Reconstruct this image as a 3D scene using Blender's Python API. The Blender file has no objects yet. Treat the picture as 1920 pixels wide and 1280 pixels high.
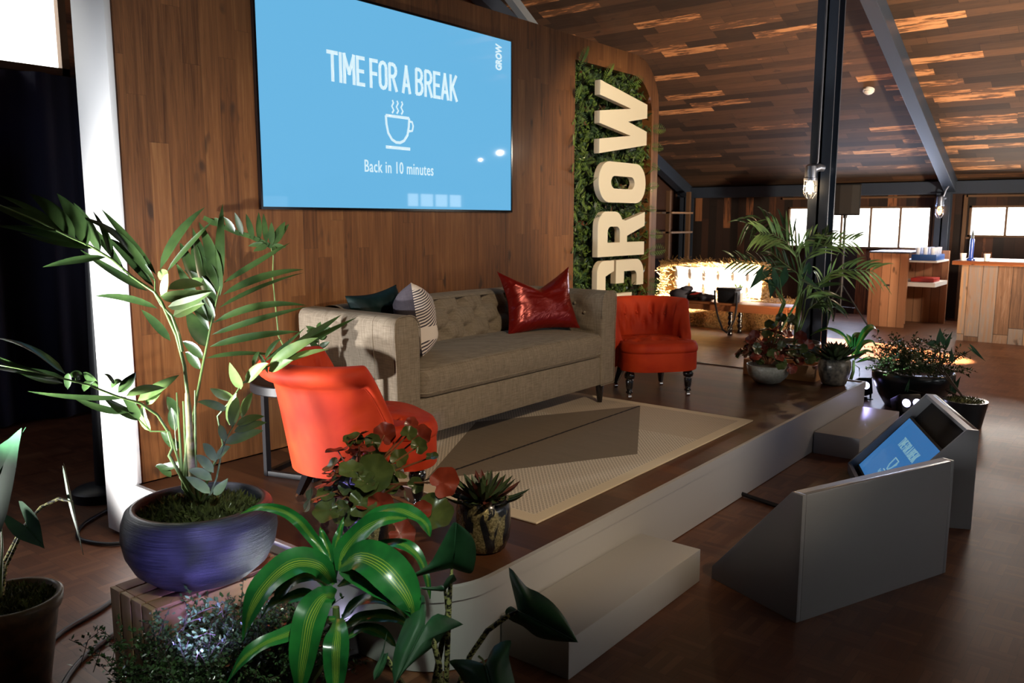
import bpy, bmesh, math, random
from mathutils import Vector, Matrix, noise
random.seed(7)
V=Vector; PI=math.pi
SC=bpy.context.scene; COL=SC.collection

# ---------------------------------------------------------------- camera
F_PX=1548.0
CF=V((0.77479,0.61520,-0.14570)); CR=V((0.62197,-0.78304,0.00115)); CU=V((0.11338,0.09151,0.98933))
CO=V((0,0,1.55))
cd=bpy.data.cameras.new('camera'); cam=bpy.data.objects.new('camera',cd); COL.objects.link(cam)
cd.sensor_width=36; cd.lens=F_PX/1920*36; cd.clip_start=.05; cd.clip_end=200
cam.matrix_world=Matrix(((CR.x,CU.x,-CF.x,CO.x),(CR.y,CU.y,-CF.y,CO.y),(CR.z,CU.z,-CF.z,CO.z),(0,0,0,1)))
cd.dof.use_dof=True; cd.dof.focus_distance=3.6; cd.dof.aperture_fstop=6.3
SC.camera=cam
def W(u,v,d):
    "world point seen at photo pixel (u,v) at forward distance d"
    return CO+(CF*F_PX+CR*(u-960)-CU*(v-640))*(d/F_PX)
# ---------------------------------------------------------------- world, light, exposure
SC.view_settings.view_transform='Standard'; SC.view_settings.look='None'
SC.view_settings.gamma=1; SC.view_settings.use_curve_mapping=False
SC.view_settings.exposure=0.0
wd=bpy.data.worlds.new('daylight'); SC.world=wd; wd.use_nodes=True
wd.node_tree.nodes['Background'].inputs[0].default_value=(1.0,.98,.90,1)
wd.node_tree.nodes['Background'].inputs[1].default_value=6.0
def light(kind,name,loc,tgt,energy,color,**k):
    l=bpy.data.lights.new(name,kind); l.energy=energy; l.color=color
    for a,b in k.items(): setattr(l,a,b)
    o=bpy.data.objects.new(name,l); COL.objects.link(o); o.location=loc
    o.rotation_euler=(V(tgt)-V(loc)).to_track_quat('-Z','Y').to_euler()
    return o
WARM=(1,.72,.42); DAY=(1,.93,.85)
def sp(name,loc,tgt,e,c,deg,blend=.4,r=.05): return light('SPOT',name,loc,tgt,e,c,spot_size=math.radians(deg),spot_blend=blend,shadow_soft_size=r)
# stage wash from the truss on the audience side
sp('stage_wash',(1.6,-1.7,3.5),(3.55,3.3,.70),540,(1,.79,.54),42,.6,.05)
sp('stage_wash_side',(-2.4,2.0,3.1),(3.2,3.3,.62),150,(1,.80,.58),29,.6,.03)
sp('sign_spot',(4.8,.2,3.4),(6.2,3.7,1.7),560,(1,.78,.50),40,.6,.05)
# floor uplighter beyond the left plants
sp('left_wash',(.76,2.82,1.0),(1.75,3.15,1.18),185,(.94,.97,1),92,.4,.05)
sp('left_uplight',(.30,3.75,.28),(2.1,3.30,.95),430,(1,.97,.94),70,.5,.05)
light('AREA','left_cool_fill',(.1,6.3,2.5),(.9,3.2,0),17,(.72,.80,1),shape='SQUARE',size=1.2)  # added cool fill for the floor, set near the left window
sp('bar_side_fill',(9.4,-.6,3.6),(8.9,.5,0),270,(1,.72,.50),110,.9,.15)  # added spot that warms the floor on the right
sp('stage_wash_right',(10.35,-1.0,2.60),(4.6,3.3,1.2),60,(1,.86,.70),34,.5,.02)
sp('stage_wash_right_small',(10.05,-1.15,2.48),(4.6,3.3,1.2),8,(1,.90,.80),34,.5,.015)
sp('blue_uplight',(1.10,1.98,.36),(1.46,2.42,.43),34,(.34,.28,1),70,.7,.02)
sp('dracaena_fill',(1.0,.95,1.95),(1.55,2.05,.35),85,(.85,1,.85),36,.6,.03)  # added spot from above that brightens the dracaena
# spots added inside the room to imitate low sun on hay and floor
sp('sunlike_spot_hay',(10.55,.6,1.5),(11.34,5.72,.5),110000,(1,.88,.70),8.6,.15,.03)
sp('sunlike_spot_floor',(8.6,-4.2,4.0),(10.4,2.72,0),170000,(1,.76,.50),9,.15,.03)
sp('ceiling_fill',(8.6,-1.8,.9),(10.9,2.6,3.4),2500,(1,.79,.56),92,.8,.2)  # added spot that brightens the ceiling boards
# area lamps added inside the windows to stand in for daylight
light('AREA','side_window_fill',(5.5,-4.7,1.5),(5.5,0,1.3),22,(.80,.88,1),shape='RECTANGLE',size=7,size_y=.9)
light('AREA','far_daylight',(14.2,4.0,1.45),(10,3.8,.2),55,(.55,.66,1),shape='RECTANGLE',size=1.9,size_y=.65)
light('AREA','far_daylight_bar',(14.2,1.9,1.5),(10,1.6,.4),40,(1,.9,.8),shape='RECTANGLE',size=1.2,size_y=.4)
light('AREA','front_fill',(4.0,-2.5,3.4),(5,2.5,0),13,(1,.80,.62),shape='RECTANGLE',size=4,size_y=3)  # added weak overhead fill from the audience side, no window there

# ---------------------------------------------------------------- materials
def mat(name,col=(.5,.5,.5),rough=.6,metal=0,emit=None,estr=0,sheen=0,coat=0,trans=0,alpha=1,spec=.5,ior=1.45):
    m=bpy.data.materials.new(name); m.use_nodes=True; b=m.node_tree.nodes['Principled BSDF']
    b.inputs['Base Color'].default_value=(*col,1); b.inputs['Roughness'].default_value=rough; b.inputs['Metallic'].default_value=metal
    b.inputs['Specular IOR Level'].default_value=spec; b.inputs['IOR'].default_value=ior
    if emit: b.inputs['Emission Color'].default_value=(*emit,1); b.inputs['Emission Strength'].default_value=estr
    if sheen: b.inputs['Sheen Weight'].default_value=sheen; b.inputs['Sheen Roughness'].default_value=.35; b.inputs['Sheen Tint'].default_value=(*[min(1,c*1.3+.02) for c in col],1)
    if coat: b.inputs['Coat Weight'].default_value=coat; b.inputs['Coat Roughness'].default_value=.15
    if trans: b.inputs['Transmission Weight'].default_value=trans
    if alpha<1: b.inputs['Alpha'].default_value=alpha
    return m
class N:
    def __init__(s,m): s.t=m.node_tree; s.b=s.t.nodes['Principled BSDF']
    def n(s,t,**k):
        x=s.t.nodes.new(t)
        for a,b in k.items(): setattr(x,a,b)
        return x
    def put(s,sock,v):
        if isinstance(v,(int,float)): sock.default_value=v
        elif isinstance(v,(tuple,list)): sock.default_value=tuple(v)+((1,) if len(v)==3 and len(sock.default_value)==4 else ())
        else: s.t.links.new(v,sock)
    def m(s,op,a,b=0,c=0):
        x=s.n('ShaderNodeMath',operation=op); s.put(x.inputs[0],a); s.put(x.inputs[1],b); s.put(x.inputs[2],c); return x.outputs[0]
    def comb(s,x,y,z=0):
        c=s.n('ShaderNodeCombineXYZ'); s.put(c.inputs[0],x); s.put(c.inputs[1],y); s.put(c.inputs[2],z); return c.outputs[0]
    def obj(s):
        x=s.n('ShaderNodeTexCoord').outputs['Object']; q=s.n('ShaderNodeSeparateXYZ'); s.put(q.inputs[0],x); return x,q.outputs[0],q.outputs[1],q.outputs[2]
    def noise(s,vec,scale=5,detail=4,rough=.6,dist=0):
        x=s.n('ShaderNodeTexNoise'); s.put(x.inputs['Vector'],vec); s.put(x.inputs['Scale'],scale); x.inputs['Detail'].default_value=detail; x.inputs['Roughness'].default_value=rough; x.inputs['Distortion'].default_value=dist; return x.outputs[0]
    def wn(s,vec):
        x=s.n('ShaderNodeTexWhiteNoise',noise_dimensions='3D'); s.put(x.inputs[0],vec); return x.outputs[0]
    def ramp(s,f,stops,interp='LINEAR'):
        x=s.n('ShaderNodeValToRGB'); s.put(x.inputs[0],f); e=x.color_ramp; e.interpolation=interp
        while len(e.elements)<len(stops): e.elements.new(.5)
        for el,(p,c) in zip(e.elements,stops): el.position=p; el.color=(*c,1)
        return x.outputs[0]
    def mix(s,f,a,b,mode='MIX'):
        x=s.n('ShaderNodeMix',data_type='RGBA',blend_type=mode); s.put(x.inputs[0],f); s.put(x.inputs[6],a); s.put(x.inputs[7],b); return x.outputs[2]
    def bump(s,h,st=.3,d=.01):
        x=s.n('ShaderNodeBump'); x.inputs['Strength'].default_value=st; x.inputs['Distance'].default_value=d; s.put(x.inputs['Height'],h); s.put(s.b.inputs['Normal'],x.outputs[0])
    def color(s,c): s.put(s.b.inputs['Base Color'],c)
    def rough(s,c): s.put(s.b.inputs['Roughness'],c)
def planks(name,au,av,w,L,stops,rough=.55,grain=1,gapd=.25,coat=0,bump=.4,gscale=30,along=14,interp='LINEAR',gw=.006,var=1.0):
    "boards: run along axis au, stacked along axis av"
    m=mat(name,rough=rough,coat=coat); k=N(m); _,x,y,z=k.obj(); ax=dict(x=x,y=y,z=z); u=ax[au]; v=ax[av]
    row=k.m('FLOOR',k.m('DIVIDE',v,w)); off=k.m('MULTIPLY',k.wn(k.comb(row,3.3)),L)
    uu=k.m('DIVIDE',k.m('ADD',u,off),L); cell=k.m('FLOOR',uu)
    rnd=k.wn(k.comb(row,cell,1.7)); r2=k.wn(k.comb(cell,row,9.1))
    fv=k.m('FRACT',k.m('DIVIDE',v,w)); fu=k.m('FRACT',uu)
    gap=k.m('MAXIMUM',k.m('LESS_THAN',k.m('MULTIPLY',fv,w),gw),k.m('LESS_THAN',k.m('MULTIPLY',fu,L),gw))
    vec=k.comb(k.m('ADD',k.m('MULTIPLY',u,1.0/along*4),k.m('MULTIPLY',rnd,31)),k.m('ADD',k.m('MULTIPLY',v,4),k.m('MULTIPLY',r2,17)),k.m('MULTIPLY',r2,5))
    g=k.noise(vec,gscale/4,6,.65,.6)
    f=k.m('ADD',k.m('ADD',.5,k.m('MULTIPLY',k.m('SUBTRACT',rnd,.5),var)),k.m('MULTIPLY',k.m('SUBTRACT',g,.5),grain))
    c=k.ramp(f,stops,interp)
    knot=k.noise(k.comb(k.m('MULTIPLY',u,1.3),k.m('MULTIPLY',v,3),r2),3.2,2,.5)
    c=k.mix(k.ramp(knot,[(.66,(0,0,0)),(.74,(.75,.75,.75))]),c,(.025,.014,.010))
    c=k.mix(k.m('MULTIPLY',gap,1-gapd),c,(.008,.005,.004)); k.color(c)
    k.bump(k.m('SUBTRACT',k.m('MULTIPLY',g,.5),gap),bump,.006)
    return m
M={}
M['ceil']=planks('reclaimed_ceiling_boards','y','x',.13,.9,[(0,(.030,.017,.010)),(.40,(.058,.031,.017)),(.70,(.090,.046,.024)),(.94,(.135,.066,.032)),(.97,(.48,.20,.075)),(1,(.60,.30,.13))],.75,.75,.25,gscale=30,along=10,gw=.004)
M['farboards']=planks('dark_vertical_boards','z','y',.14,1.6,[(0,(.010,.006,.005)),(.5,(.028,.013,.009)),(.88,(.055,.022,.012)),(.93,(.24,.09,.035)),(1,(.3,.12,.05))],.75,.4,.1)
M['back']=planks('backdrop_wood_laminate','z','x',.095,1.1,[(.1,(.075,.027,.009)),(.4,(.150,.058,.019)),(.65,(.20,.080,.026)),(.95,(.27,.125,.045))],.45,1.5,.75,coat=.1,bump=.12,gw=.003,along=20,gscale=46,var=.34)
M['deck']=planks('stage_deck_laminate','y','x',.12,1.2,[(0,(.040,.014,.006)),(.5,(.068,.025,.010)),(1,(.11,.042,.016))],.40,1.0,.6,coat=.08,var=.7,bump=.12,gw=.003,along=16,gscale=36)
M['bar']=planks('weathered_bar_boards','z','y',.165,3,[(0,(.07,.036,.022)),(.35,(.17,.09,.05)),(.6,(.24,.15,.10)),(.8,(.20,.17,.155)),(1,(.33,.19,.10))],.7,1.3,.1)
M['cab']=planks('orange_pine_boards','z','y',.12,3,[(0,(.28,.115,.055)),(.6,(.42,.19,.095)),(1,(.50,.25,.13))],.6,.6,.2)
M['crate']=planks('crate_wood','z','y',.5,3,[(0,(.17,.095,.048)),(.5,(.27,.155,.080)),(1,(.40,.25,.14))],.7,1.0,1,gw=0)
M['crateside']=planks('crate_side_wood','x','z',.5,3,[(0,(.12,.05,.026)),(.5,(.20,.09,.045)),(1,(.30,.15,.08))],.7,1.0,1,gw=0)
M['bench']=planks('bench_wood','y','z',.5,3,[(0,(.20,.06,.02)),(.6,(.34,.115,.038)),(1,(.42,.16,.06))],.45,.9,1,gw=0)
M['boxwood']=planks('pale_pine','y','z',.5,3,[(0,(.34,.16,.06)),(1,(.52,.28,.12))],.6,.6,1,gw=0)
def parquet():
    m=mat('parquet',rough=.42,coat=.05); k=N(m); _,x,y,z=k.obj(); S=.15
    cx=k.m('FLOOR',k.m('DIVIDE',x,S)); cy=k.m('FLOOR',k.m('DIVIDE',y,S))
    par=k.m('MODULO',k.m('ABSOLUTE',k.m('ADD',cx,cy)),2); par=k.m('GREATER_THAN',par,.5)
    fx=k.m('FRACT',k.m('DIVIDE',x,S)); fy=k.m('FRACT',k.m('DIVIDE',y,S))
    def sel(a,b): return k.m('ADD',k.m('MULTIPLY',par,a),k.m('MULTIPLY',k.m('SUBTRACT',1,par),b))
    s=k.m('MULTIPLY',sel(fx,fy),5); strip=k.m('FLOOR',s); fs=k.m('FRACT',s)
    rnd=k.wn(k.comb(k.m('ADD',cx,k.m('MULTIPLY',strip,.13)),cy,par)); rc=k.wn(k.comb(cx,cy,7))
    g=k.noise(k.comb(k.m('MULTIPLY',sel(y,x),7),k.m('MULTIPLY',sel(x,y),60),rnd),1,4,.6)
    f=k.m('ADD',k.m('ADD',k.m('MULTIPLY',rnd,.55),k.m('MULTIPLY',rc,.35)),k.m('MULTIPLY',k.m('SUBTRACT',g,.5),.5))
    c=k.ramp(f,[(0,(.070,.022,.009)),(.5,(.115,.042,.018)),(1,(.18,.075,.034))])
    gap=k.m('MAXIMUM',k.m('LESS_THAN',fs,.05),k.m('MAXIMUM',k.m('LESS_THAN',fx,.012),k.m('LESS_THAN',fy,.012)))
    big=k.noise(k.comb(x,y,0),1.1,3,.6)
    c=k.mix(k.m('MULTIPLY',gap,.6),c,(.02,.008,.005)); k.color(c)
    k.rough(k.m('ADD',.28,k.m('MULTIPLY',big,.25))); k.bump(k.m('SUBTRACT',k.m('MULTIPLY',g,.3),gap),.2,.003); return m
M['floor']=parquet()
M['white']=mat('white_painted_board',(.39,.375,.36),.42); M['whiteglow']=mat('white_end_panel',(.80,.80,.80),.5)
M['grey']=mat('pale_grey_lacquer',(.20,.205,.22),.32,coat=.15)
M['steel']=mat('dark_blue_grey_steel',(.036,.050,.078),.45,.2); M['conduit']=mat('galvanised_conduit',(.35,.40,.52),.3,.9)
M['matte']=mat('matte_black_box',(.006,.006,.007),.85,spec=.15); M['black']=mat('black_plastic',(.010,.010,.012),.45); M['blackgloss']=mat('black_lacquer',(.006,.005,.006),.12,coat=.6)
M['drape']=mat('black_blue_drape',(.016,.018,.045),.9,sheen=.1); M['dark']=mat('dark_void_paint',(.006,.005,.005),.8)
M['brass']=mat('brass',(.75,.42,.12),.25,1); M['chrome']=mat('chrome',(.75,.75,.78),.15,1)
M['cream']=mat('cream_letter_face',(.86,.80,.66),.5); M['letterside']=mat('cream_letter_side',(.68,.58,.45),.55)
M['scr']=mat('lit_screen_blue',(.01,.02,.03),.025,emit=(.145,.475,.78),estr=.97)
M['scr2']=mat('monitor_screen_blue',(.01,.02,.03),.1,emit=(.045,.20,.50),estr=.75,coat=.3)
M['scrtxt']=mat('lit_screen_white',(.02,.02,.02),.2,emit=(.66,.86,.95),estr=1.0)
M['scrtxt2']=mat('lit_screen_pale',(.02,.02,.02),.2,emit=(.26,.50,.62),estr=.7)
M['bulb']=mat('warm_bulb',(1,.8,.5),.3,emit=(1,.62,.28),estr=22); M['bulb2']=mat('amber_bulb',(1,.6,.3),.3,emit=(1,.42,.14),estr=6)
M['led']=mat('led_lens',(.8,.8,1),.2,emit=(.62,.60,1),estr=14)
M['glass']=mat('clear_glass',(1,1,1),.03,trans=1,ior=1.3)
def pane():
    m=bpy.data.materials.new('window_pane'); m.use_nodes=True; t=m.node_tree; t.nodes.remove(t.nodes['Principled BSDF'])
    a=t.nodes.new('ShaderNodeBsdfTransparent'); b=t.nodes.new('ShaderNodeBsdfGlossy'); b.inputs['Roughness'].default_value=.05
    x=t.nodes.new('ShaderNodeMixShader'); x.inputs[0].default_value=.06; t.links.new(a.outputs[0],x.inputs[1]); t.links.new(b.outputs[0],x.inputs[2]); t.links.new(x.outputs[0],t.nodes['Material Output'].inputs[0]); return m
M['pane']=pane()
def fabric(name,c1,c2,sc=90,rough=.9,sheen=.3):
    m=mat(name,c1,rough,sheen=sheen); k=N(m); o,x,y,z=k.obj()
    h=k.m('ADD',y,k.m('MULTIPLY',x,1.0))
    a=k.noise(k.comb(k.m('MULTIPLY',h,.6),k.m('MULTIPLY',z,9),0),sc/6,3,.7); b=k.noise(k.comb(k.m('MULTIPLY',h,9),k.m('MULTIPLY',z,.6),4),sc/6,3,.7)
    f=k.m('MULTIPLY',k.m('ADD',a,b),.5); k.color(k.ramp(f,[(.36,c2),(.62,c1)])); k.bump(f,.25,.002); return m
M['sofa']=fabric('taupe_linen_weave',(.28,.23,.17),(.15,.118,.085),130)
def velvet(name,c,c2,sheen=.8,rough=.65):
    m=mat(name,c,rough,sheen=sheen,spec=.25); k=N(m); o,x,y,z=k.obj(); f=k.noise(o,5,3,.55,.4); k.color(k.ramp(f,[(.35,c2),(.62,c)])); return m
M['red']=velvet('red_orange_velvet',(.50,.043,.009),(.37,.024,.007),.12)
M['green_velvet']=velvet('dark_green_velvet',(.002,.014,.013),(.001,.007,.007),.05)
def satin():
    m=mat('red_satin',(.21,.008,.005),.28,.3,sheen=.1); k=N(m); o,x,y,z=k.obj(); w=k.noise(k.comb(k.m('MULTIPLY',x,4),y,k.m('MULTIPLY',k.m('ADD',z,k.m('MULTIPLY',x,.5)),9)),1.6,3,.5,1.0); k.bump(w,.35,.03); return m
_=0;M['satin']=satin()
M['charcoal']=fabric('charcoal_cloth',(.060,.050,.062),(.036,.030,.040),120)
def chevron():
    m=mat('cream_cloth_with_chevron_print',(.6,.55,.5),.9,sheen=.2); k=N(m); o,x,y,z=k.obj()  # pillow-local: x across, z up
    q=k.m('ADD',k.m('MULTIPLY',k.m('ABSOLUTE',k.m('SUBTRACT',x,.06)),.8),z); st=k.m('GREATER_THAN',k.m('FRACT',k.m('MULTIPLY',q,66)),.5)
    bx=k.m('LESS_THAN',k.m('ABSOLUTE',k.m('SUBTRACT',k.m('FRACT',k.m('ADD',k.m('MULTIPLY',z,3.7),.30)),.5)),.37)
    k.color(k.mix(k.m('MULTIPLY',st,bx),(.66,.58,.52),(.050,.042,.055))); return m
M['chev']=chevron()
def leafm(name,c1,c2,rough=.34,stripe=None,sc=9,tr=.0,coat=.2):
    m=mat(name,c1,rough,coat=coat,spec=.4); k=N(m); o,x,y,z=k.obj(); f=k.noise(o,sc,3,.6); c=k.ramp(f,[(.35,c2),(.65,c1)])
    if stripe:
        u=k.n('ShaderNodeUVMap').outputs[0]; q=k.n('ShaderNodeSeparateXYZ'); k.put(q.inputs[0],u); vx=q.outputs[0]
        ab=k.m('ABSOLUTE',k.m('SUBTRACT',vx,.5)); s=k.m('MULTIPLY',k.ramp(ab,[(.10,(1,1,1)),(.19,(0,0,0))]),k.ramp(k.m('SINE',k.m('ADD',k.m('MULTIPLY',vx,88),.4)),[(.45,(.05,.05,.05)),(.98,(.9,.9,.9))]))
        c=k.mix(s,c,stripe)
    k.color(c)
    if tr: k.b.inputs['Transmission Weight'].default_value=0; k.b.inputs['Subsurface Weight'].default_value=tr; k.b.inputs['Subsurface Radius'].default_value=(.02,.03,.01)
    return m
M['palm']=leafm('palm_leaf',(.040,.075,.020),(.018,.038,.012),.30); M['palmlit']=leafm('lit_palm_leaf',(.30,.44,.14),(.15,.27,.08),.34)  # light on palm leaflets put into paler green; shoot and grass share it
M['palmstem']=leafm('palm_stem',(.14,.22,.06),(.08,.13,.04),.45); M['palmtrunk']=leafm('palm_trunk',(.30,.25,.13),(.16,.17,.06),.7,sc=40)
M['drac']=leafm('striped_dracaena_leaf',(.018,.16,.028),(.010,.085,.020),.28,(.36,.46,.045)); M['aloc']=leafm('dark_arrowhead_leaf',(.024,.095,.034),(.012,.050,.020),.50,coat=0)
M['begr']=leafm('begonia_red_underside',(.26,.040,.018),(.13,.018,.010),.4); M['begg']=leafm('begonia_green_leaf',(.085,.105,.028),(.035,.052,.016),.28); M['begstem']=leafm('begonia_stem',(.30,.14,.06),(.18,.06,.03),.4)
M['succ']=leafm('succulent_leaf',(.055,.085,.030),(.028,.045,.022),.42); M['succred']=leafm('succulent_red_tip',(.13,.030,.022),(.07,.03,.02),.42)
M['moss']=leafm('green_moss',(.13,.15,.040),(.028,.030,.012),.95,sc=22); M['mossdark']=leafm('dark_moss_backing',(.010,.018,.006),(.004,.008,.003),.95,sc=30)
M['fern']=leafm('fern_green',(.14,.22,.035),(.05,.11,.022),.55,sc=14); M['fern2']=leafm('fern_deep_green',(.038,.092,.034),(.018,.045,.018),.5,sc=14); M['fern3']=leafm('dried_red_moss',(.16,.05,.025),(.08,.03,.015),.7)
M['tiny']=leafm('tiny_vine_leaf',(.055,.105,.032),(.022,.050,.018),.28,sc=30); M['twig']=mat('dark_twig',(.035,.022,.014),.7)
def stemband():
    m=mat('banded_stem',(.3,.3,.1),.5); k=N(m); o,x,y,z=k.obj(); f=k.noise(k.comb(k.m('MULTIPLY',x,1),k.m('MULTIPLY',y,1),k.m('MULTIPLY',z,1.5)),90,2,.5); k.color(k.ramp(f,[(.46,(.012,.010,.006)),(.54,(.34,.33,.12))])); return m
M['band']=stemband()
def potblue():
    m=mat('ribbed_dark_ceramic',(.030,.032,.044),.34,.25); k=N(m); o,x,y,z=k.obj(); h=k.noise(k.comb(k.m('MULTIPLY',x,4),k.m('MULTIPLY',y,4),k.m('MULTIPLY',z,260)),1.5,4,.75)
    k.color(k.ramp(h,[(.35,(.018,.018,.026)),(.65,(.065,.068,.09))])); k.bump(h,.8,.004); return m
M['potblue']=potblue()
def mercury():
    m=mat('aged_mercury_glass',(.2,.17,.09),.25,.5,coat=.5); k=N(m); o,x,y,z=k.obj()
    a=k.noise(k.comb(k.m('MULTIPLY',x,9),k.m('MULTIPLY',y,9),k.m('MULTIPLY',z,5)),1.6,3,.6,.8); b=k.noise(o,130,3,.7)
    k.color(k.mix(k.ramp(a,[(.46,(0,0,0)),(.52,(1,1,1))]),k.ramp(b,[(.35,(.10,.085,.03)),(.65,(.42,.36,.18))]),(.012,.014,.018))); k.bump(b,.6,.006); return m
M['mercury']=mercury()
M['terra']=leafm('mossy_terracotta',(.16,.085,.035),(.07,.045,.022),.7,sc=18)
M['bowlw']=leafm('speckled_grey_bowl',(.42,.41,.35),(.28,.28,.23),.5,sc=50); M['ribpot']=leafm('pewter_ribbed_pot',(.26,.23,.18),(.05,.05,.045),.32,sc=22)
M['darkpot']=mat('dark_green_black_ceramic',(.010,.016,.020),.3,coat=.3)
def straw():
    m=mat('straw',(.5,.3,.1),.8); k=N(m); o,x,y,z=k.obj(); f=k.noise(k.comb(k.m('MULTIPLY',x,20),k.m('MULTIPLY',y,20),k.m('MULTIPLY',z,20)),2.5,4,.7); k.color(k.ramp(f,[(.35,(.11,.055,.018)),(.6,(.48,.29,.10))])); k.bump(f,.8,.02); return m
M['straw']=straw(); M['tuft']=mat('white_padded_cloth',(.62,.62,.66),.7); M['plasticblue']=mat('blue_plastic_tray',(.03,.12,.42),.4); M['redp']=mat('red_plastic',(.5,.04,.03),.4)
M['paper']=mat('white_paper_cup',(.85,.83,.80),.6); M['greybag']=mat('grey_cloth_bag',(.10,.10,.13),.8); M['cabtop']=mat('dark_slate_top',(.05,.05,.06),.4)
def rugm():
    m=mat('woven_rug',(.4,.33,.25),.95); k=N(m); o,x,y,z=k.obj()   # object coords: origin at rug corner (x 0..2.27, y 0..1.55)
    X=k.m('FRACT',k.m('MULTIPLY',x,80)); yo=k.m('FLOOR',k.m('MULTIPLY',x,80)); Y=k.m('FRACT',k.m('ADD',k.m('MULTIPLY',y,46),k.m('MULTIPLY',yo,.5)))
    dash=k.m('MULTIPLY',k.m('GREATER_THAN',X,.55),k.m('GREATER_THAN',Y,.32))
    big=k.noise(k.comb(k.m('MULTIPLY',x,60),k.m('MULTIPLY',y,3),0),1,3,.6)
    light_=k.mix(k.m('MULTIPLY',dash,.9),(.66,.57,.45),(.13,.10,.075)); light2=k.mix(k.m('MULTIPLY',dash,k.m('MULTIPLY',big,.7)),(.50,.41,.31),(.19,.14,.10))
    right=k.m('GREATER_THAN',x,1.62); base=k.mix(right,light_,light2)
    dk=k.mix(k.m('MULTIPLY',k.m('GREATER_THAN',k.m('FRACT',k.m('ADD',k.m('MULTIPLY',x,120),k.m('MULTIPLY',y,30))),.5),.6),k.mix(big,(.27,.21,.15),(.18,.14,.10)),(.09,.068,.048))
    dx=k.m('MULTIPLY',k.m('ABSOLUTE',k.m('SUBTRACT',x,1.15)),1/1.03); dy=k.m('MULTIPLY',k.m('ABSOLUTE',k.m('SUBTRACT',y,.755)),1/.57)
    fld=k.m('LESS_THAN',k.m('ADD',dx,dy),1.0)
    c=k.mix(fld,base,dk)
    wob=k.m('MULTIPLY',k.m('SUBTRACT',k.noise(k.comb(k.m('MULTIPLY',x,1),0,0),30,2,.6),.5),.016)
    line=k.m('MULTIPLY',k.m('LESS_THAN',k.m('ABSOLUTE',k.m('ADD',k.m('SUBTRACT',y,.755),wob)),.0085),k.m('MULTIPLY',k.m('LESS_THAN',x,2.17),k.m('GREATER_THAN',x,.1))); c=k.mix(line,c,(.012,.008,.008))
    bd=k.m('MAXIMUM',k.m('MAXIMUM',k.m('LESS_THAN',x,.075),k.m('GREATER_THAN',x,2.195)),k.m('MAXIMUM',k.m('LESS_THAN',y,.065),k.m('GREATER_THAN',y,1.485)))
    c=k.mix(bd,c,(.62,.51,.36)); k.color(c); k.bump(dash,.4,.003); return m
M['rug']=rugm()

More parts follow.
